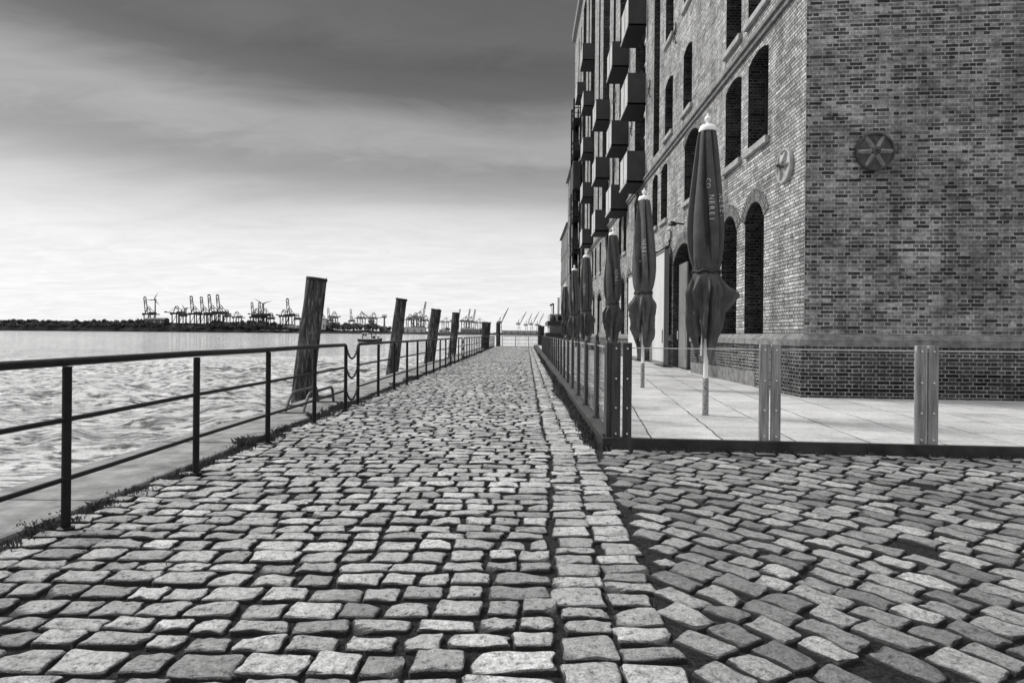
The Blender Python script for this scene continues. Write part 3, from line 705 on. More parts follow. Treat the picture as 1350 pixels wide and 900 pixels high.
# ------------------------------------------------------------------ railings
def railing(name,label,posts,axis,fixed,hgt=1.078,ext0=0,ext1=0,rt=.027):
    """posts: positions along axis ('y' or 'x'); fixed = the other coordinate"""
    t=empty(name,(fixed,posts[0],0) if axis=='y' else (posts[0],fixed,0)); tag(t,label,'railing')
    o=t.location.copy(); P=(lambda a,z: Vector((fixed,a,z))-o) if axis=='y' else (lambda a,z: Vector((a,fixed,z))-o)
    for a in posts:
        m=MB(); m.tube([P(a,-.03),P(a,hgt-.03)],.028,10); m.lathe([(.05,-.01),(.05,.015),(.03,.02)],10,P(a,0).to_2d()); m.build('post',M['steel'],t,smooth=True)
    a0,a1=posts[0]-ext0,posts[-1]+ext1
    k=.06
    pts=[P(a0,hgt-k),P(a0+.02,hgt-.015),P(a0+k,hgt)]+[P(a0+k+(a1-a0-2*k)*i/8,hgt+.004*math.sin(i*2.1)) for i in range(1,8)]+[P(a1-k,hgt),P(a1-.02,hgt-.015),P(a1,hgt-k)]
    m=MB(); m.tube(pts,rt,10); m.build('top_rail',M['steel'],t,smooth=True)
    for z in (.71,.33):
        m=MB(); m.tube([P(a0,z)]+[P(a0+(a1-a0)*i/8,z+.004*math.sin(i*1.7+z)) for i in range(1,8)]+[P(a1,z)],.017,8); m.build('mid_rail',M['steel'],t,smooth=True)
    return t
railing('quay_railing','black tube railing of the near quay section, left of the chained gap',[.84,2.44,4.04,5.64,7.22,8.82,10.36],'y',XR)
ys=[11.13+1.553*i for i in range(13)]
railing('quay_railing','black tube railing running along the quay right of the chained gap',ys,'y',XR)
ys2=[ys[-1]+.75+1.553*i for i in range(21)]
railing('quay_railing','black tube railing along the far stretch of quay up to the end railing',ys2,'y',XR+.02)
railing('end_railing','black tube railing closing the far end of the path',[-2.2+1.33*i for i in range(4)],'x',YEND)
def chains(y0,y1,place):
    for z,h in ((1.03,'topmost'),(.70,'middle'),(.33,'lowest')):
        m=MB(); n=22
        pts=[Vector((XR,y0+.03+(y1-y0-.06)*i/n, z-.19*(1-(2*i/n-1)**2))) for i in range(n+1)]
        for i in range(n):
            a,b=pts[i],pts[i+1]; d=(b-a).normalized(); s_=Vector((1,0,0)) if i%2 else d.cross(Vector((1,0,0)))
            c_=(a+b)/2; l=(b-a).length*.78; ring=[]
            for k in range(9):
                w_=2*math.pi*k/8; ring.append(c_+d*(l*math.cos(w_))+s_*(.016*math.sin(w_)))
            m.tube(ring,.0062,5,caps=False)
        o=m.build('chain',M['steel'],smooth=True,uv=False); tag(o,f'{h} chain sagging across the {place} gap in the railing','chain','chains across the ladder gaps')
chains(10.36,11.13,'near'); chains(ys[-1],ys2[0],'far')
def ladder(y0,y1,x,lab):
    t=empty('ladder_grab_rail',(x,(y0+y1)/2,.03)); tag(t,lab,'ladder rail'); h=(y1-y0)/2
    for dx in (0,-.28):
        m=MB(); m.tube([(dx,-h,-.03),(dx,-h+.12,.12),(dx,-h+.25,.24),(dx,-h+.33,.275),(dx,-h+.45,.285),(dx,h-.25,.285),(dx,h-.14,.275),(dx,h-.09,.23),(dx,h,-.03)],.024,8); m.build('hoop',M['iron'],t,smooth=True)
    m=MB()
    for yy in (-h+.12,h-.05): m.tube([(0,yy,.1),(-.28,yy,.1)],.018,6)
    m.build('rung',M['iron'],t,smooth=True)
    m=MB(); 
    for yy in (-h,h): m.box(-.36,.08,yy-.06,yy+.06,0,.012)
    m.build('foot_plate',M['iron'],t)
ladder(9.75,11.35,-3.42,'low steel ladder grab rail on the quay edge by the near chained gap')
ladder(29.6,31.0,-3.42,'low steel ladder grab rail on the quay edge by the far chained gap')

# ------------------------------------------------------------------ mooring piles
def pile(tx,ty,Y,bx,by,diam,lab,seed,name='mooring_pile',grp='timber mooring piles along the quay'):
    T=at(tx,ty,Y); Bm=at(bx,by,Y); d=(T-Bm).normalized(); r=diam/2
    base=Bm-d*((Bm.z+3.2)/d.z); L=(T-base).length; rd=random.Random(seed)
    n=64; rings=60; vs=[];fs=[]
    gro=[(rd.uniform(0,6.28),rd.uniform(.05,.13),rd.uniform(.02,.07),rd.uniform(-.25,.25)) for _ in range(11)]
    q=Vector((0,0,1)).rotation_difference(d)
    for i in range(rings+1):
        u=i/rings; rr=r*(1.10-.12*u)*(1+.02*math.sin(u*9+seed))
        if i>=rings-1: rr*=1.0
        for k in range(n):
            a=2*math.pi*k/n; f=1+.025*math.sin(3*a+seed+u*2)
            for a0,wd,dp,tw in gro:
                dd=(a-a0-tw*u*4+math.pi)%(2*math.pi)-math.pi
                f-=.75*dp*math.exp(-(dd/wd)**2)*max(0,math.sin(u*(5+3*math.sin(a0*7))+a0*5))
            f+=.07*mnoise.noise(Vector((3*math.cos(a)+seed,3*math.sin(a),u*7)))+.05*mnoise.noise(Vector((9*math.cos(a)+seed,9*math.sin(a),u*9)))
            z=L*u+(.03*math.sin(a*2+seed)+.012*math.sin(a*5) if i==rings else 0)
            vs.append(base+q@Vector((rr*f*math.cos(a),rr*f*math.sin(a),z)))
    for i in range(rings):
        for k in range(n): fs.append((i*n+k,i*n+(k+1)%n,(i+1)*n+(k+1)%n,(i+1)*n+k))
    fs.append(tuple(range(rings*n,rings*n+n)))
    org=Vector((base.x,base.y,ZW))
    t=empty(name,org); tag(t,lab,'mooring pile',grp)
    m=MB().add([v-org for v in vs],fs); m.build('trunk',M['timber'],t,smooth=True)
    m=MB(); rr=r*1.05; cap=[]
    m.lathe([(rr*.93,-.045),(rr*.985,-.035),(rr*.99,.0),(rr*.93,.018)],26)
    m.build('cap_band',M['rubber'],t,smooth=True,xf=Matrix.Translation(T-org)@q.to_matrix().to_4x4())
pile(417.8,367.3,12.5,398,528,.395,'thick leaning timber pile nearest the camera behind the quay railing',1)
pile(529.5,394.3,20.8,516,498,.37,'second timber pile from the left leaning to the right',2)
pile(575.2,408,28.8,565,484,.47,'third timber pile, dark and cracked, left of the slimmer one',3)
pile(601,412.3,38,595.3,475,.45,'fourth and slimmer timber pile halfway along the quay',4)
pile(638.2,424.6,54,637,462,.40,'left trunk of the pair of piles near the end of the quay',5)
pile(644,425,54.6,640.5,462,.42,'right trunk of the pair of piles near the end of the quay',6)
pile(656.8,426,65.6,656.6,462,.44,'upright pile at the left corner of the end railing',7)
pile(711.3,428.5,66.9,711,462,.36,'upright pile at the right corner of the end railing, left trunk',8)
pile(715.6,429.8,67.1,713.5,462,.4,'leaning pile at the right corner of the end railing, right trunk',9)

# ------------------------------------------------------------------ glass fence around the terrace
fence=empty('glass_fence',(XF,7.2,ZT)); tag(fence,'glass panel fence with paired dark steel posts around the restaurant terrace','fence')
fo=Vector((XF,7.2,ZT))
def fpost(p,dirv,mat,bolts=2):
    """two flat steel bars side by side along dirv with the pane edge between"""
    d=Vector(dirv).normalized(); nrm=Vector((d.y,-d.x,0)); o=Vector(p)-fo
    m=MB()
    for sg in (-1,1):
        c_=o+d*(sg*.063)
        poly=[c_-d*.05-nrm*.028,c_+d*.05-nrm*.028,c_+d*.05+nrm*.028,c_-d*.05+nrm*.028]
        m.prism([(q.x,q.y) for q in poly],o.z,o.z+1.085)
    m.bar(o+d*-.11+Vector((0,0,.004)),o+d*.11+Vector((0,0,.004)),.10,.012)
    po=m.build('post',mat,fence,bevel=.003)
    if bolts:
        for sg in (-1,1):
            for z in (.06,.35,.68,1.02) if bolts>1 else (.06,.68):
                c_=o+d*(sg*.063)+nrm*(.031)+Vector((0,0,z)); e=nrm*.010
                m=MB(); m.tube([c_-e,c_+e],.010,8); m.build('bolt',M['bolt'],po)
def fpane(p,q):
    p=Vector(p)-fo; q=Vector(q)-fo; d=(q-p).normalized(); p=p+d*.012; q=q-d*.012; n_=Vector((d.y,-d.x,0))*.005
    m=MB(); m.prism([((p+n_).x,(p+n_).y),((q+n_).x,(q+n_).y),((q-n_).x,(q-n_).y),((p-n_).x,(p-n_).y)],.05,1.02); po=m.build('pane',M['pane'],fence)
    m=MB(); m.bar(p+Vector((0,0,1.026)),q+Vector((0,0,1.026)),.012,.010); m.build('top_edge',M['pane_edge'],po)
fd=Vector((math.cos(TH),-math.sin(TH),0)); sd_=Vector((.055/8,1,0)).normalized()
P0=Vector((1.02,7.17,ZT))
side=[P0+sd_*.12+sd_*1.615*i for i in range(24)]
front=[P0+fd*.07+fd*(1.66*i) for i in range(1,5)]
# corner: one bar pair on each line
fpost(P0+sd_*.10+Vector((-.05,0,0)),sd_,M['steel_far']); fpost(P0+fd*.13+Vector((-.04,-.02,0)),fd,M['steel_far'])
for i,p in enumerate(side[1:]): fpost(p,sd_,M['steel_far'],2 if i<2 else (1 if i<6 else 0))
for p in front: fpost(p,fd,M['steel_post'])
for a,b in zip(side[:-1],side[1:]): fpane(a,b)
fr=[P0+fd*.1]+front
for a,b in zip(fr[:-1],fr[1:]): fpane(a,b)

# ------------------------------------------------------------------ umbrellas
def umbrella(x,y,seed,lab,cloth,letters,top=4.21,twist=.25,lean=0,bulge=1.0):
    rd=random.Random(seed); t=empty('closed_umbrella',(x,y,ZT),0); tag(t,lab,'umbrella','closed umbrellas on the terrace')
    m=MB(); m.tube([(0,0,.52),(0,0,top+.02)],.036,12); m.build('pole',M['white'],t,smooth=True)
    m=MB(); m.lathe([(.055,0),(.055,.01),(.045,.012),(.045,.54),(.04,.545)],14); m.build('ground_sleeve',M['sleeve'],t,smooth=True)
    zs=[.95,1.02,1.12,1.25,1.4,1.55,1.7,1.82,1.92,2.0,2.06,2.10,2.14,2.2,2.3,2.45,2.65,2.9,3.15,3.4,3.65,3.85,4.0,4.12,4.19]
    rs=[  .14,.16,.195,.23,.25,.265,.272,.268,.25,.22,.20,.185,.185,.205,.235,.262,.278,.272,.25,.225,.198,.175,.158,.14,.125]
    n=400; vs=[];fs=[]; ph=[rd.uniform(0,6.28) for _ in range(12)]
    nf=7
    sub=3; zz=[];rr=[]
    for i in range(len(zs)-1):
        for k in range(sub): zz.append(zs[i]+(zs[i+1]-zs[i])*k/sub); rr.append(rs[i]+(rs[i+1]-rs[i])*k/sub)
    zz.append(zs[-1]); rr.append(rs[-1]); off=top-4.21
    def tri(x): return 1-abs(((x/(2*math.pi))%1)*2-1)
    def rad(a,z,R0):
        sk=max(0,min(1,(2.06-z)/.22)); up=max(0,min(1,(z-2.17)/.35)); tp=max(0,min(1,(4.2-z)/.5))
        aw=a+.20*math.sin(2*a+ph[0]+z*.5)+.14*math.sin(3*a+ph[1]-z*.7)+twist*(z-2.1)*(.6 if z>2.1 else -1.2)
        w_=(nf*aw/(2*math.pi)+ph[2])%1; dpt=.8+.2*math.sin(3*aw+ph[5])
        # each flap swells out and then tucks sharply under the next one
        f=(.66+.34*math.sin(min(1,w_/.66)*math.pi*.62)) if w_<.68 else ((.72-w_)/.04*.9 if w_<.72 else (0 if w_<.95 else (w_-.95)/.05*.66))
        amp=(.28+.52*tp)*up*dpt
        g1=.5+.5*math.cos(5*a+ph[3]+1.1*math.sin(2*a+ph[4]+z*1.3)+1.6*z)
        w2=((9*a+ph[5]-2.0*z+.9*math.sin(2*a+ph[6]+z*2))/(2*math.pi))%1; g2=w2/.72 if w2<.72 else max(0,1-(w2-.72)/.10)*.9; g3=tri(12*a+ph[7]+2.5*z+.7*math.sin(2*a+ph[1]))
        fs_=.28*g1+.48*g2+.24*g3
        r=R0*((1-amp)+amp*f)*(1-sk)+sk*R0*(.40+.90*fs_)
        if 2.0<z<2.25: r*=1-.06*tri(22*a+ph[7])*(1-abs(z-2.12)/.13)
        r*=1+.06*math.sin(a-ph[8]+z*.6)*up
        r*=1+sk*bulge*.42*max(0,math.cos(a-.15))**2*math.exp(-((z-1.78)/.17)**2)
        r*=1+sk*.10*math.exp(-((z-1.82)/.1)**2)*g2
        if sk>0 or up<1:
            q=Vector((math.cos(a)*2.6+seed,math.sin(a)*2.6,z*2.2+.8*math.sin(a*2))); q2=q*2.3
            rg=(1-2.2*abs(mnoise.noise(q)))*.55+(1-2.2*abs(mnoise.noise(q2)))*.3+(1-2.2*abs(mnoise.noise(q2*2.1)))*.13
            r*=1+.26*(rg-.45)*max(sk,.25*(1-up))
        return r
    for i,(z,R0) in enumerate(zip(zz,rr)):
        for k in range(n):
            a=2*math.pi*k/n; r=rad(a,z,R0); z2=z
            if z<1.6: z2=z+.05*(1.6-z)/.65+(1.6-z)/.65*(.09*math.sin(2*a+ph[10])+.13*math.sin(3*a+ph[11])+.18*tri(8*a+ph[5])-.09)
            ln=lean*(z-2)*.05
            vs.append((r*math.cos(a)+ln*0,r*math.sin(a),z2+off*(z>3)))
    for i in range(len(zz)-1):
        for k in range(n): fs.append((i*n+k,i*n+(k+1)%n,(i+1)*n+(k+1)%n,(i+1)*n+k))
    cn=MB().add(vs,fs).build('canopy',cloth,t,smooth=False); cn.data.polygons.foreach_set('use_smooth',[True]*len(cn.data.polygons))
    m=MB(); ring=[(.193*math.cos(2*math.pi*k/30)*(1+.03*math.sin(4*k)),.193*math.sin(2*math.pi*k/30),2.115+.015*math.sin(k*1.3)) for k in range(31)]
    m.tube(ring,.022,8,caps=False); m.build('strap',M['rubber'],t,smooth=True)
    m=MB()
    for k in range(4):
        a=rd.uniform(0,6.28); m.tube([(.10*math.cos(a),.10*math.sin(a),.86+rd.uniform(0,.2)),(.05*math.cos(a),.05*math.sin(a),2.0)],.011,6)
    m.build('rib_end',M['white'],t,smooth=True)
    m=MB(); m.lathe([(.13,top-.03),(.135,top),(.11,top+.06),(.04,top+.085)],18); cp=m.build('cap',M['white'],t,smooth=True)
    m=MB(); m.lathe([(.03,top+.08),(.02,top+.115),(.045,top+.14),(.052,top+.165),(.04,top+.195),(.015,top+.21),(.022,top+.225),(.012,top+.25)],14); m.build('finial',M['white'],cp,smooth=True)
    # lettering printed down the folds
    for txt,a0,ztop,sz in letters:
        cu=bpy.data.curves.new('letters','FONT'); dep=[]
        mb=MB()
        for i,ch in enumerate(txt):
            cu.body=ch; cu.size=sz; cu.align_x='CENTER'; cu.resolution_u=2
            ob=bpy.data.objects.new('tmp_letter',cu); col.objects.link(ob)
            dg=bpy.context.evaluated_depsgraph_get(); me=bpy.data.meshes.new_from_object(ob.evaluated_get(dg)); bpy.data.objects.remove(ob)
            zc=ztop-i*sz*.80
            pts=[]
            for v_ in me.vertices:
                # the line reads downwards: letter x runs down, letter y runs round the cloth
                lz=zc-v_.co.x; la=(v_.co.y-sz*.35)
                R0=float(np.interp(lz,zz,rr)); a=a0+la/R0
                r=max(rad(a,lz,R0),rad(a+.03,lz,R0),rad(a-.03,lz,R0))+.006
                pts.append((r*math.cos(a),r*math.sin(a),lz))
            mb.add(pts,[tuple(p_.vertices) for p_ in me.polygons]); bpy.data.meshes.remove(me)
        bpy.data.curves.remove(cu)
        mb.build('lettering',M['letter'],cn,uv=False)
    return t
LT=[('NEREI',R_(270),3.17,.098),('CO',R_(258),3.42,.098),('NEREI',R_(312),3.20,.09),('NEREI',R_(336),3.08,.09)]
umbrella(2.69,9.31,21,'biggest closed umbrella in the foreground beside the brick corner',M['cloth'],LT)
umbrella(2.66,14.1,22,'second closed umbrella, twisted, in front of the pale shutter leaf',M['cloth2'],[('NEREI',R_(235),3.2,.12),('NEREI',R_(262),3.25,.10)],twist=.5,bulge=.2)
umbrella(2.67,19.1,23,'third closed umbrella, between twisted one and paired ones',M['cloth'],[('NEREI',R_(290),3.1,.12)],twist=.6,bulge=.3)
umbrella(2.40,24.6,24,'fourth closed umbrella, right one of the far cluster',M['cloth'],[('NEREI',R_(250),3.1,.12)],bulge=.6)
umbrella(2.33,29.6,25,'fifth closed umbrella, middle of the far cluster',M['cloth2'],[('NEREI',R_(250),3.1,.12)],twist=.5,bulge=.5)
umbrella(2.58,39.6,26,'farthest closed umbrella at the left of the far cluster',M['cloth'],[('NEREI',R_(260),3.1,.12)],bulge=.5)

# ------------------------------------------------------------------ the brick warehouse
XB=5.45; YB=12.26; YE=70.5; HB=34.0
bld=empty('brick_warehouse',(0,0,0)); tag(bld,'tall brick warehouse with metal balconies along the terrace','building')
OP=[]   # y0,y1,z0,z1,rise,depth,kind
def op(y0,y1,z0,z1,rise,kind,depth=.5): OP.append((y0,y1,z0,z1,rise,depth,kind))
for a,b in ((14.36,15.6),(16.2,17.44),(32.3,33.4),(34.3,35.5),(39.2,40.3),(41.2,42.3),(49.0,50.1),(51,52.1)): op(a,b,1.335,4.47,.42,'win')
op(20.3,23.1,.14,4.45,.6,'door'); op(25.95,28.35,.14,4.3,.5,'door'); op(44.5,47,.14,4.3,.5,'door')
for a,b in ((14.18,15.46),(15.95,17.2),(19.7,21.6),(24.2,25.3),(25.95,27.0),(29.6,31.4),(33.85,34.85),(35.6,36.65),(39.3,40.3),(41.2,42.2),(45,46),(48,49),(50,51),(55,56),(57,58)):
    op(a,b,5.8,8.0 if b-a<1.5 else 8.02,.16 if b-a<1.5 else .34,'win')
STR=[(28.7,31.5),(33.5,36.8),(41.3,44.8),(50.2,53.2),(57.5,60.5)]
for k in range(4):
    z=8.95+3.62*k
    for a,b in ((14.2,15.5),(16,17.2),(20.72,21.86),(23.4,24.7)): op(a,b,z,z+2.15,.16,'win')
op(25.75,26.9,8.85,32,0,'strip',.35)
for a,b in STR: op(a,b,8.5,32.5,0,'bay',.55)
for a,b in ((38.6,39.6),(46.6,47.5),(54.6,55.6),(62.5,63.4),(65,65.9)): op(a,b,8.8,32,0,'strip',.3)
OP=[o for o in OP if project(XB,o[1],o[2])[1]>-60]
def clamp_vis(o): return o
yb=sorted({YB,YE}|{o[0] for o in OP}|{o[1] for o in OP}); zb=sorted({-.05,HB}|{o[2] for o in OP}|{o[3] for o in OP})
side=MB()
for j in range(len(zb)-1):
    za,zc=zb[j],zb[j+1]; zm=(za+zc)/2; run=None
    for i in range(len(yb)-1):
        ym=(yb[i]+yb[i+1])/2
        opn=any(o[0]<ym<o[1] and o[2]<zm<o[3] for o in OP)
        if not opn and run is None: run=yb[i]
        if run is not None and (opn or i==len(yb)-2):
            e=yb[i] if opn else yb[i+1]
            side.add([(XB,run,za),(XB,run,zc),(XB,e,zc),(XB,e,za)],[(0,1,2,3)]); run=None
def outline(o,n=14):
    y0,y1,z0,z1,rise,dp,kd=o
    if rise==0: return [(y0,z0),(y1,z0),(y1,z1),(y0,z1)]
    w=(y1-y0)/2; R=(w*w+rise*rise)/(2*rise); zc=z1-R; cy=(y0+y1)/2; th=math.asin(min(1,w/R))
    if rise>w: th=math.pi-th
    return [(y0,z0),(y1,z0)]+[(cy+R*math.sin(th-2*th*i/n),zc+R*math.cos(th-2*th*i/n)) for i in range(n+1)]
for o in OP:
    y0,y1,z0,z1,rise,dp,kd=o; ol=outline(o); n=len(ol)
    if rise:
        ar=ol[2:]
        for i in range(len(ar)-1):
            (ya,za),(yb_,zb_)=ar[i],ar[i+1]
            side.add([(XB,ya,za),(XB,yb_,zb_),(XB,yb_,z1),(XB,ya,z1)],[(0,1,2,3)])
    for i in range(n):
        a,b=ol[i],ol[(i+1)%n]; pass
side.build('river_front',M['brick_side'],bld)
ex=math.cos(TH); ey=-math.sin(TH)
E0=Vector((XB,YB,0)); Ed=Vector((ex,ey,0)); En=Vector((ey,-ex,0))
E1=E0+Ed*22
m=MB(); m.add([(E0.x,E0.y,-.05),(E1.x,E1.y,-.05),(E1.x,E1.y,HB),(E0.x,E0.y,HB)],[(0,1,2,3)]); m.build('gable_wall',M['brick_end'],bld)
m=MB(); m.add([(E1.x,E1.y,-.05),(E1.x,YE,-.05),(E1.x,YE,HB),(E1.x,E1.y,HB)],[(0,1,2,3)]); m.add([(XB,YE,-.05),(E1.x,YE,-.05),(E1.x,YE,HB),(XB,YE,HB)],[(0,1,2,3)]); m.build('rear_wall',M['brick_end'],bld)
m=MB(); m.prism([(E0.x-.35,E0.y-.35),(E1.x,E1.y-.35),(E1.x,YE+.2),(XB-.35,YE+.2)],HB,HB+.8); m.build('roof',M['stone_dark'],bld)
# plinth and stone ledge
doors=[o for o in OP if o[6]=='door']; cuts=sorted([(o[0]-.02,o[1]+.02) for o in doors])
def corner_pt(d):
    # where the river front moved out by d meets the gable moved out by d
    p=E0+En*d; t_=((XB-d)-p.x)/Ed.x; return p+Ed*t_
def band(d,z0,z1,dtop=None):
    m=MB(); dt=d if dtop is None else dtop; cp=corner_pt(d); ct=corner_pt(dt); pe=E1+En*d; pt=E1+En*dt
    m.prism([(cp.x,cp.y),(pe.x,pe.y),(E1.x,E1.y+.01),(XB+.02,YB+.01)],z0,z1,[(ct.x,ct.y),(pt.x,pt.y),(E1.x,E1.y+.01),(XB+.02,YB+.01)])
    y=YB+.012
    first=True
    for a,b in cuts+[(YE,YE)]:
        if first: lo=[(cp.x,cp.y),(XB+.018,YB+.012),(XB+.018,a),(XB-d,a)]; hi=[(ct.x,ct.y),(XB+.018,YB+.012),(XB+.018,a),(XB-dt,a)]; first=False
        else: lo=[(XB-d,y),(XB+.018,y),(XB+.018,a),(XB-d,a)]; hi=[(XB-dt,y),(XB+.018,y),(XB+.018,a),(XB-dt,a)]
        m.prism(lo,z0,z1,hi); y=b
    return m
band(.085,.42,1.09).build('plinth',M['brick_plinth'],bld)
band(.11,-.05,.415).build('plinth_footing',M['stone_dark'],bld,bevel=.012) if False else band(.086,-.05,.418).build('plinth_footing',M['brick_plinth'],bld)
m=MB(); m.box(XB-.105,XB,14.6,20.2,.06,.43); m.build('footing_stone',M['stone_dark'],bld,bevel=.015)
band(.14,1.092,1.22).build('plinth_ledge',M['stone_dark'],bld,bevel=.012)
band(.14,1.221,1.33,.03).build('ledge_weathering',M['stone_dark'],bld)
m=MB(); m.prism([(XB-.13,YB-.1),(XB,YB-.1),(XB,YE),(XB-.13,YE)],8.30,8.40); m.prism([(XB-.07,YB-.1),(XB,YB-.1),(XB,YE),(XB-.07,YE)],8.18,8.298)
m.build('cornice',M['stone_dark'],bld,bevel=.01)
# windows, doors, arches
def arch_ring(o,wd=.30,pr=.025):
    y0,y1,z0,z1,rise,dp,kd=o; ar=outline(o,18)[2:]; w=(y1-y0)/2; R=(w*w+rise*rise)/(2*rise); cy=(y0+y1)/2; zc=z1-R
    vs=[];fs=[]; uv=[]; L=0
    for i,(ya,za) in enumerate(ar):
        d=Vector((ya-cy,za-zc)).normalized()
        if i: L+=math.hypot(ya-ar[i-1][0],za-ar[i-1][1])
        for rr_,x in ((0,XB),(0,XB-pr),(wd,XB-pr),(wd,XB)):
            vs.append((x,ya+d.x*rr_,za+d.y*rr_)); uv.append((rr_,L))
    n=len(ar)
    for i in range(n-1):
        for k in range(3): fs.append((4*i+k,4*i+4+k,4*i+5+k,4*i+k+1))
    fs+=[(0,1,2,3),(4*n-1,4*n-2,4*n-3,4*n-4)]
    ob=MB().add(vs,fs).build('arch',M['brick_arch'],bld); u=ob.data.uv_layers[0]
    for l in ob.data.loops: u.data[l.index].uv=uv[l.vertex_index]
nwin=0
def reveal(o,par):
    ol=outline(o); n=len(ol); m=MB()
    for i in range(n):
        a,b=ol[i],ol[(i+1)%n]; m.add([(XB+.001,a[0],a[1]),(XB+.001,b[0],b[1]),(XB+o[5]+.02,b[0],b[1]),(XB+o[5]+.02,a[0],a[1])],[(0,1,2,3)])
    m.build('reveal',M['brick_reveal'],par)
for o in OP:
    y0,y1,z0,z1,rise,dp,kd=o; ol=outline(o); xg=XB+dp
    if kd=='win':
        m=MB(); ym=(y0+y1)/2; xf0,xf1=xg-.09,xg-.03; zt=z1-rise*.5
        m.box(xf0,xf1,y0,y0+.06,z0,z1-rise); m.box(xf0,xf1,y1-.06,y1,z0,z1-rise); m.box(xf0,xf1,y0+.06,y1-.06,z0,z0+.07); m.box(xf0,xf1,ym-.03,ym+.03,z0+.07,zt)
        m.box(xf0+.01,xf1-.01,y0+.06,ym-.03,z1-rise-.62,z1-rise-.56); m.box(xf0+.01,xf1-.01,ym+.03,y1-.06,z1-rise-.62,z1-rise-.56)
        wn=m.build('window',M['frame'],bld); nwin+=1
        MB().add([(xg,a,b) for a,b in ol],[tuple(range(len(ol)))]).build('glass',M['glass'],wn)
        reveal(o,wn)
        if z0>2:
            m=MB(); m.prism([(XB-.10,y0-.08),(XB-.001,y0-.08),(XB-.001,y1+.08),(XB-.10,y1+.08)],z0-.16,z0-.004); m.build('sill',M['stone'],wn,bevel=.012)
        if z0<2: arch_ring(o)
        elif rise>.2: arch_ring(o,.24)
    elif kd=='door':
        arch_ring(o); m=MB(); w=y1-y0
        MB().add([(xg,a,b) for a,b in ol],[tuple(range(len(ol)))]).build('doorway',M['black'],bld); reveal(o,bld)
        ya=y0+w*.46; yb2=y1-.38; xg=XB+.22; m=MB(); m.box(xg-.10,xg-.04,ya,yb2,.15,z1-rise-.02); d_=m.build('door',M['door'],bld,bevel=.01)
        m=MB(); m.box(xg-.112,xg-.101,ya+.12,yb2-.10,.5,1.9); m.box(xg-.112,xg-.101,ya+.12,yb2-.10,2.1,3.5); m.build('door_panel',M['door'],d_)
        m=MB(); m.tube([(xg-.15,yb2-.06,1.15),(xg-.15,yb2-.06,1.45)],.018,8); m.build('handle',M['bolt'],d_)
        m=MB(); m.box(XB+.002,XB+dp,y0,y1,-.02,.13); m.build('door_step',M['stone_dark'],bld)
    else:
        par=MB()
        nm=max(1,int(round((y1-y0)/.8)))
        for i in range(1,nm):
            yy=y0+(y1-y0)*i/nm; par.box(xg-.16,xg-.03,yy-.05,yy+.05,z0,z1)
        z=z0
        while z<z1-1:
            par.box(xg-.12,xg-.03,y0,y1,z+.0,z+.22); par.box(xg-.11,xg-.03,y0,y1,z+2.55,z+2.65); z+=3.62
        wn=par.build('window',M['mullion'] if kd=='bay' else M['frame'],bld); nwin+=1; reveal(o,wn)
        MB().add([(xg,a,b) for a,b in ol],[tuple(range(len(ol)))]).build('glass',M['glass'],wn)
# big sliding shutter leaves hung on the wall
def leaf(y0,y1,z1,lab,mat):
    m=MB(); m.box(XB-.26,XB-.12,y0,y1,.17,z1); s_=m.build('shutter_leaf',M['door'],bld,bevel=.008); s_['label']=lab
    m=MB(); m.box(XB-.275,XB-.262,y0+.09,y1-.05,.30,z1-.10); m.build('leaf_panel',mat,s_)
    m=MB(); m.box(XB-.30,XB-.262,y0+.0,y0+.07,.17,z1); m.box(XB-.30,XB-.262,y0,y1,.17,.24); m.box(XB-.295,XB-.262,y0,y1,z1-.06,z1); m.build('leaf_frame',M['door'],s_)
    m=MB(); m.tube([(XB-.2,y0-.3,z1+.09),(XB-.2,y1+.2,z1+.09)],.03,8)
    for yy in (y0+.3,y1-.3): m.box(XB-.22,XB-.10,yy-.04,yy+.04,z1,z1+.16)
    m.build('hanger_rail',M['steel'],s_)
    m=MB(); m.tube([(XB-.33,y0+.14,1.0),(XB-.33,y0+.14,1.5)],.016,8); m.build('handle',M['steel'],s_)
leaf(23.2,25.45,4.47,'pale shutter leaf right of the second umbrella',M['door_pale']); leaf(28.6,31.4,4.2,'pale shutter leaf behind the second umbrella',M['door_pale'])
# balconies
for Yf,xl,xr_,rows in ((28.7,4.63,1,[(8.3,1.38),(11.85,1.38),(15.45,1.3)]),(33.5,4.56,1,[(7.98,1.3),(11.4,1.3),(15.6,1.3)]),(41.0,4.56,1,[(8.08,1.34),(11.5,1.36),(15.3,1.32)]),
        (50.6,4.60,1,[(8.6,1.2),(12.35,1.2),(15.95,1.22),(19.7,1.18)]),(57.5,4.65,1,[(23.1,1.25)]),(50.6,4.5,1,[(23.4,1.3)])):
    for zb_,h in rows:
        y1_=Yf+2.2
        m=MB(); m.box(xl,XB,Yf,y1_,zb_-.10,zb_+.02); bal=m.build('balcony',M['black'],bld)
        m=MB(); m.box(xl,XB-.003,Yf,Yf+.03,zb_-.06,zb_+h); m.build('parapet_sheet',M['metal_panel'],bal); m=MB(); m.box(xl,XB-.003,y1_-.03,y1_,zb_+.021,zb_+h); m.build('parapet_sheet',M['metal_panel'],bal)
        k=2; s_=(2.14)/k
        for i in range(k): m=MB(); m.box(xl-.012,xl+.02,Yf+.05+i*s_,Yf+.05+i*s_+s_*.80,zb_+.08,zb_+h-.03); m.build('parapet_panel',M['light_panel'],bal)
        m=MB(); m.box(xl-.005,xl+.028,Yf+.031,y1_-.031,zb_+h-.03,zb_+h+.015); m.build('handrail',M['steel_post'],bal); m=MB(); m.box(xl-.03,xl-.001,Yf+.1,y1_,zb_-.05,zb_+.03); m.build('slab_edge',M['light_panel'],bal)
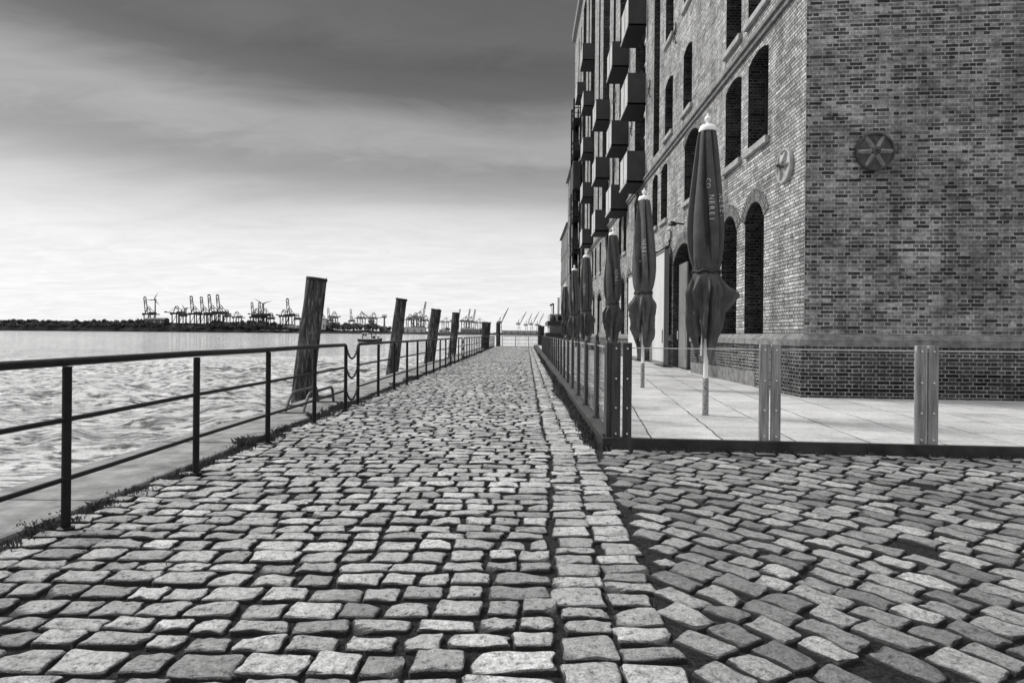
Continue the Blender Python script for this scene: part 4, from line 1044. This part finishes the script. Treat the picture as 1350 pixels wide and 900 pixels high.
# anchor plates (wheel shaped, six ribs) and iron wall anchors
def plate(c_,nrm,up,r,mat,lab):
    nrm=Vector(nrm).normalized(); up=Vector(up); sdv=up.cross(nrm).normalized()
    X=Matrix((( sdv.x,up.x,nrm.x,c_[0]),(sdv.y,up.y,nrm.y,c_[1]),(sdv.z,up.z,nrm.z,c_[2]),(0,0,0,1)))
    m=MB(); m.lathe([(r*.97,0),(r,.03),(r*.98,.085),(r*.90,.09),(r*.86,.05),(r*.3,.055)],48); p=m.build('anchor_plate',mat,bld,smooth=True,xf=X); p['label']=lab
    m=MB()
    for k in range(6):
        a=R_(60*k+0); d=Vector((math.cos(a),math.sin(a),0)); n_=Vector((-d.y,d.x,0)); 
        i0=d*.04; i1=d*(r*.9)
        m.add([i0+n_*.055+Vector((0,0,.05)),i0-n_*.055+Vector((0,0,.05)),i1-n_*.035+Vector((0,0,.05)),i1+n_*.035+Vector((0,0,.05)),i0+Vector((0,0,.14)),i1+Vector((0,0,.085))],[(0,3,5,4),(1,4,5,2),(2,5,3),(0,4,1)])
    m.build('rib',M['iron_rib'] if mat is M['iron'] else mat,p,xf=X)
    m=MB(); m.lathe([(.085,.05),(.08,.13),(.05,.15)],14); m.lathe([(.035,.15),(.035,.22),(.02,.23)],8); m.build('hub',M['iron'],p,xf=X)
plate((XB-.003,13.14,4.84),(-1,0,0),(0,0,1),.36,M['iron_pale'],'pale round anchor plate on the river front')
pc=E0+Ed*1.27+En*.003; plate((pc.x,pc.y,4.85),tuple(En),(0,0,1),.37,M['iron'],'dark round anchor plate on the gable wall')
for Y,z in ((23.45,4.80),(27.7,12.1),(32.4,11.9),(38.3,15.8),(38.3,11.6),(30.4,7.75),(23.0,12.3)):
    m=MB(); pts=[]
    for i in range(25):
        u=i/24; a=(u-.5)*2*math.pi*1.25; pts.append((XB-.05,Y+.17*math.sin(a*1.0)*(.4+abs(u-.5)*1.4),z+(.5-u)*.8+.06*math.cos(a*2)))
    m.tube(pts,.033,6); m.tube([(XB+.0,Y,z),(XB-.12,Y,z)],.03,6); m.build('wall_anchor',M['iron'],bld,smooth=True)
m=MB(); m.tube([(XB,21.6,5.1),(XB-.35,21.6,5.14)],.03,8); lb=m.build('wall_lamp',M['steel'],bld,smooth=True)
m=MB(); m.lathe([(.06,.08),(.12,.02),(.15,-.06),(.13,-.07)],14); m.build('lamp_shade',M['steel'],lb,smooth=True,xf=Matrix.Translation((XB-.40,21.6,5.12)))
# steel stair tower far along the facade
st=empty('stair_tower',(4.75,61,ZT)); tag(st,'dark steel stair tower against the far end of the warehouse front','stair tower')
m=MB()
for a,b in ((-.1,0),(.55,0),(-.1,3),(.55,3)): m.bar((a,b,0),(a,b,24),.16)
m.build('column',M['steel'],st)
for k in range(7):
    z=2.8+3.2*k; m=MB(); m.box(-.15,.6,-.1,3.1,z,z+.14); la=m.build('landing',M['steel'],st)
    m=MB(); m.bar((-.15,-.1,z+1.1),(-.15,3.1,z+1.1),.07); m.bar((-.15,-.1,z+.6),(-.15,3.1,z+.6),.05); m.bar((-.15,-.1,z+1.1),(.6,-.1,z+1.1),.07); m.bar((-.15,-.1,z+.6),(.6,-.1,z+.6),.05); m.build('guard_rail',M['steel'],la)
    m=MB(); m.bar((.25,.2,z-3.0 if k else 0),(.25,2.8,z),.5,.18); m.build('stair_flight',M['steel'],la)
m=MB(); m.box(-.2,.62,-.4,2.4,15.2,17.9); m.build('hoist_cabin',M['hull'],st,bevel=.12)
m=MB(); m.tube([(.2,1,14.3),(.2,1,15.2)],.4,10); m.build('hoist_drum',M['hull'],st)
# lower buildings behind
def far_block(y0,y1,H,lab,x0=XB):
    t=empty('brick_building',(x0,y0,0)); tag(t,lab,'building'); L=y1-y0
    m=MB(); m.box(0,14,0,L,-.05,H); m.build('wall',M['brick_far'],t)
    m=MB(); m.add([(-.3,-.2,H),(14.3,-.2,H),(14.3,L+.2,H),(-.3,L+.2,H),(7,-.2,H+3),(7,L+.2,H+3)],[(0,4,5,3),(1,2,5,4),(0,1,4),(2,3,5),(0,3,2,1)]); m.build('roof',M['shed_dark'],t)
    for zz_ in np.arange(1.5,H-2.5,3.6):
        for yy in np.arange(1.2,L-1,2.6):
            m=MB(); m.box(-.06,.0,yy,yy+1.1,zz_,zz_+2.1); w_=m.build('window',M['frame'],t)
            m=MB(); m.box(-.07,-.062,yy+.1,yy+1.0,zz_+.1,zz_+2.0); m.build('glass',M['glass'],w_)
far_block(70.6,80.5,20.6,'lower brick building adjoining the warehouse at its far end'); far_block(80.6,96,15.6,'lowest brick building farthest along the river front',XB+.1)
# pontoon vessel moored beyond the terrace
t=empty('moored_vessel',(3.6,78,ZW)); tag(t,'dark moored harbour vessel with pale deckhouse beyond the end of the fence','boat')
m=MB(); m.prism([(-.9,-3),(1.6,-3),(1.6,9),(-.9,9)],-.4,3.1,[(-1.1,-3.6),(1.7,-3.6),(1.7,9),(-1.1,9)]); m.build('hull',M['hull'],t,bevel=.1)
m=MB(); m.box(-.5,1.5,-1,6,3.1,5.4); dh=m.build('deckhouse',M['shed'],t,bevel=.05)
m=MB(); m.box(-.8,1.6,-2.2,6.4,4.0,4.5); m.build('bulwark',M['hull'],t)
m=MB(); m.box(-.3,.1,-1.03,-1,4.6,5.2); m.box(.5,1.1,-1.03,-1,4.6,5.2); m.build('window',M['glass'],dh)
m=MB(); m.tube([(.55,-1,5.4),(.55,-1,7.4)],.16,8); m.tube([(-.2,0,5.4),(-.2,0,6.6)],.05,6); m.build('mast',M['boat_white'],t)
m=MB(); m.tube([(0,0,5.4),(0,0,6.7)],.09,6); m.tube([(0,0,6.7),(-.45,0,6.45)],.12,6); m.build('deck_crane',M['hull'],t)
m=MB(); m.lathe([(.35,0),(.38,.3),(.3,.6)],12,(-.15,-1.8)); m.build('winch',M['far0'],t,xf=Matrix.Translation((0,0,4.5)))

# ------------------------------------------------------------------ weeds
def weeds(name,pts,hmin,hmax,per,spread,seed):
    r=random.Random(seed); mb=MB()
    for x,y,k in pts:
        nb_=int(per*k)
        for _ in range(nb_):
            a=r.uniform(0,6.28); d=spread*r.random(); px_=x+d*math.cos(a); py_=y+d*math.sin(a)
            h=r.uniform(hmin,hmax)*k*(1.7 if r.random()<.02 else 1); b=r.uniform(0,6.28); le=h*r.uniform(.4,1.2); w_=r.uniform(.0022,.005)*(1+y*.05)
            n_=(-math.sin(b)*w_,math.cos(b)*w_); e=(math.cos(b)*le,math.sin(b)*le)
            mb.add([(px_-n_[0],py_-n_[1],-.03),(px_+n_[0],py_+n_[1],-.03),(px_+e[0]*.4+n_[0]*.8,py_+e[1]*.4+n_[1]*.8,h*.7),(px_+e[0],py_+e[1],h),(px_+e[0]*.4-n_[0]*.8,py_+e[1]*.4-n_[1]*.8,h*.7)],[(0,1,2,3,4)])
    o=mb.build(name,M['weed'],uv=False); tag(o,kind='stuff'); return o
pts=[]; y=2.2
while y<62:
    k=.45+.75*(.5+.5*math.sin(y*1.9))*(.5+.5*math.sin(y*.73+1)); k*=1.0 if y<11 else 1.15
    for _ in range(2): pts.append((-3.12+random.uniform(-.10,.12),y+random.uniform(-.1,.1),k*random.uniform(.6,1.1)))
    wide=max(0,math.sin(y*1.35+.6))*max(0,math.sin(y*.47+1.2))
    for _ in range(int(4*wide)): pts.append((-3.12+random.uniform(-.34,.26),y+random.uniform(-.1,.1),k*random.uniform(.35,.8)))
    y+=.11 if y<14 else .2
for yy in (7.05,7.2,9.4,15.3): pts.append((-3.14,yy,1.45))
o=weeds('grass',pts,.015,.07,60,.10,1); tag(o,'low dark grass growing in the strip along the quay railing','grass')
pts=[]; y=7.2
while y<40:
    k=.5+.8*(.5+.5*math.sin(y*1.3+2))*(.5+.5*math.sin(y*.5)); pts.append((float(np.interp(y,[7,9,40],[.86,.86,1.02]))+random.uniform(-.10,.05)-.12*random.random()*max(0,math.sin(y*.9+2)),y,k)); y+=.06 if y<16 else .16
o=weeds('weeds',pts,.02,.09,46,.07,2); tag(o,'dark weeds growing along the foot of the terrace kerb','weeds')
pts=[(x,front_y(x)-.03-random.uniform(0,.03),random.uniform(.25,.8)) for x in np.arange(.95,9,.06)]
o=weeds('weeds',pts,.015,.06,12,.04,3); tag(o,'small weeds in the joint before the terrace front kerb','weeds')
pts=[]
for a,b,i,j,k_ in A[(A[:,1]<12)]:
    if random.random()<.10: pts.append((a+i,b+random.uniform(-j,j),random.uniform(.15,.4)))
o=weeds('moss',pts,.01,.04,10,.03,4); tag(o,'tiny tufts growing in the joints of the cobbled path','moss')
print('windows',nwin,'stones',len(A),len(B),'near',int(near.sum()))
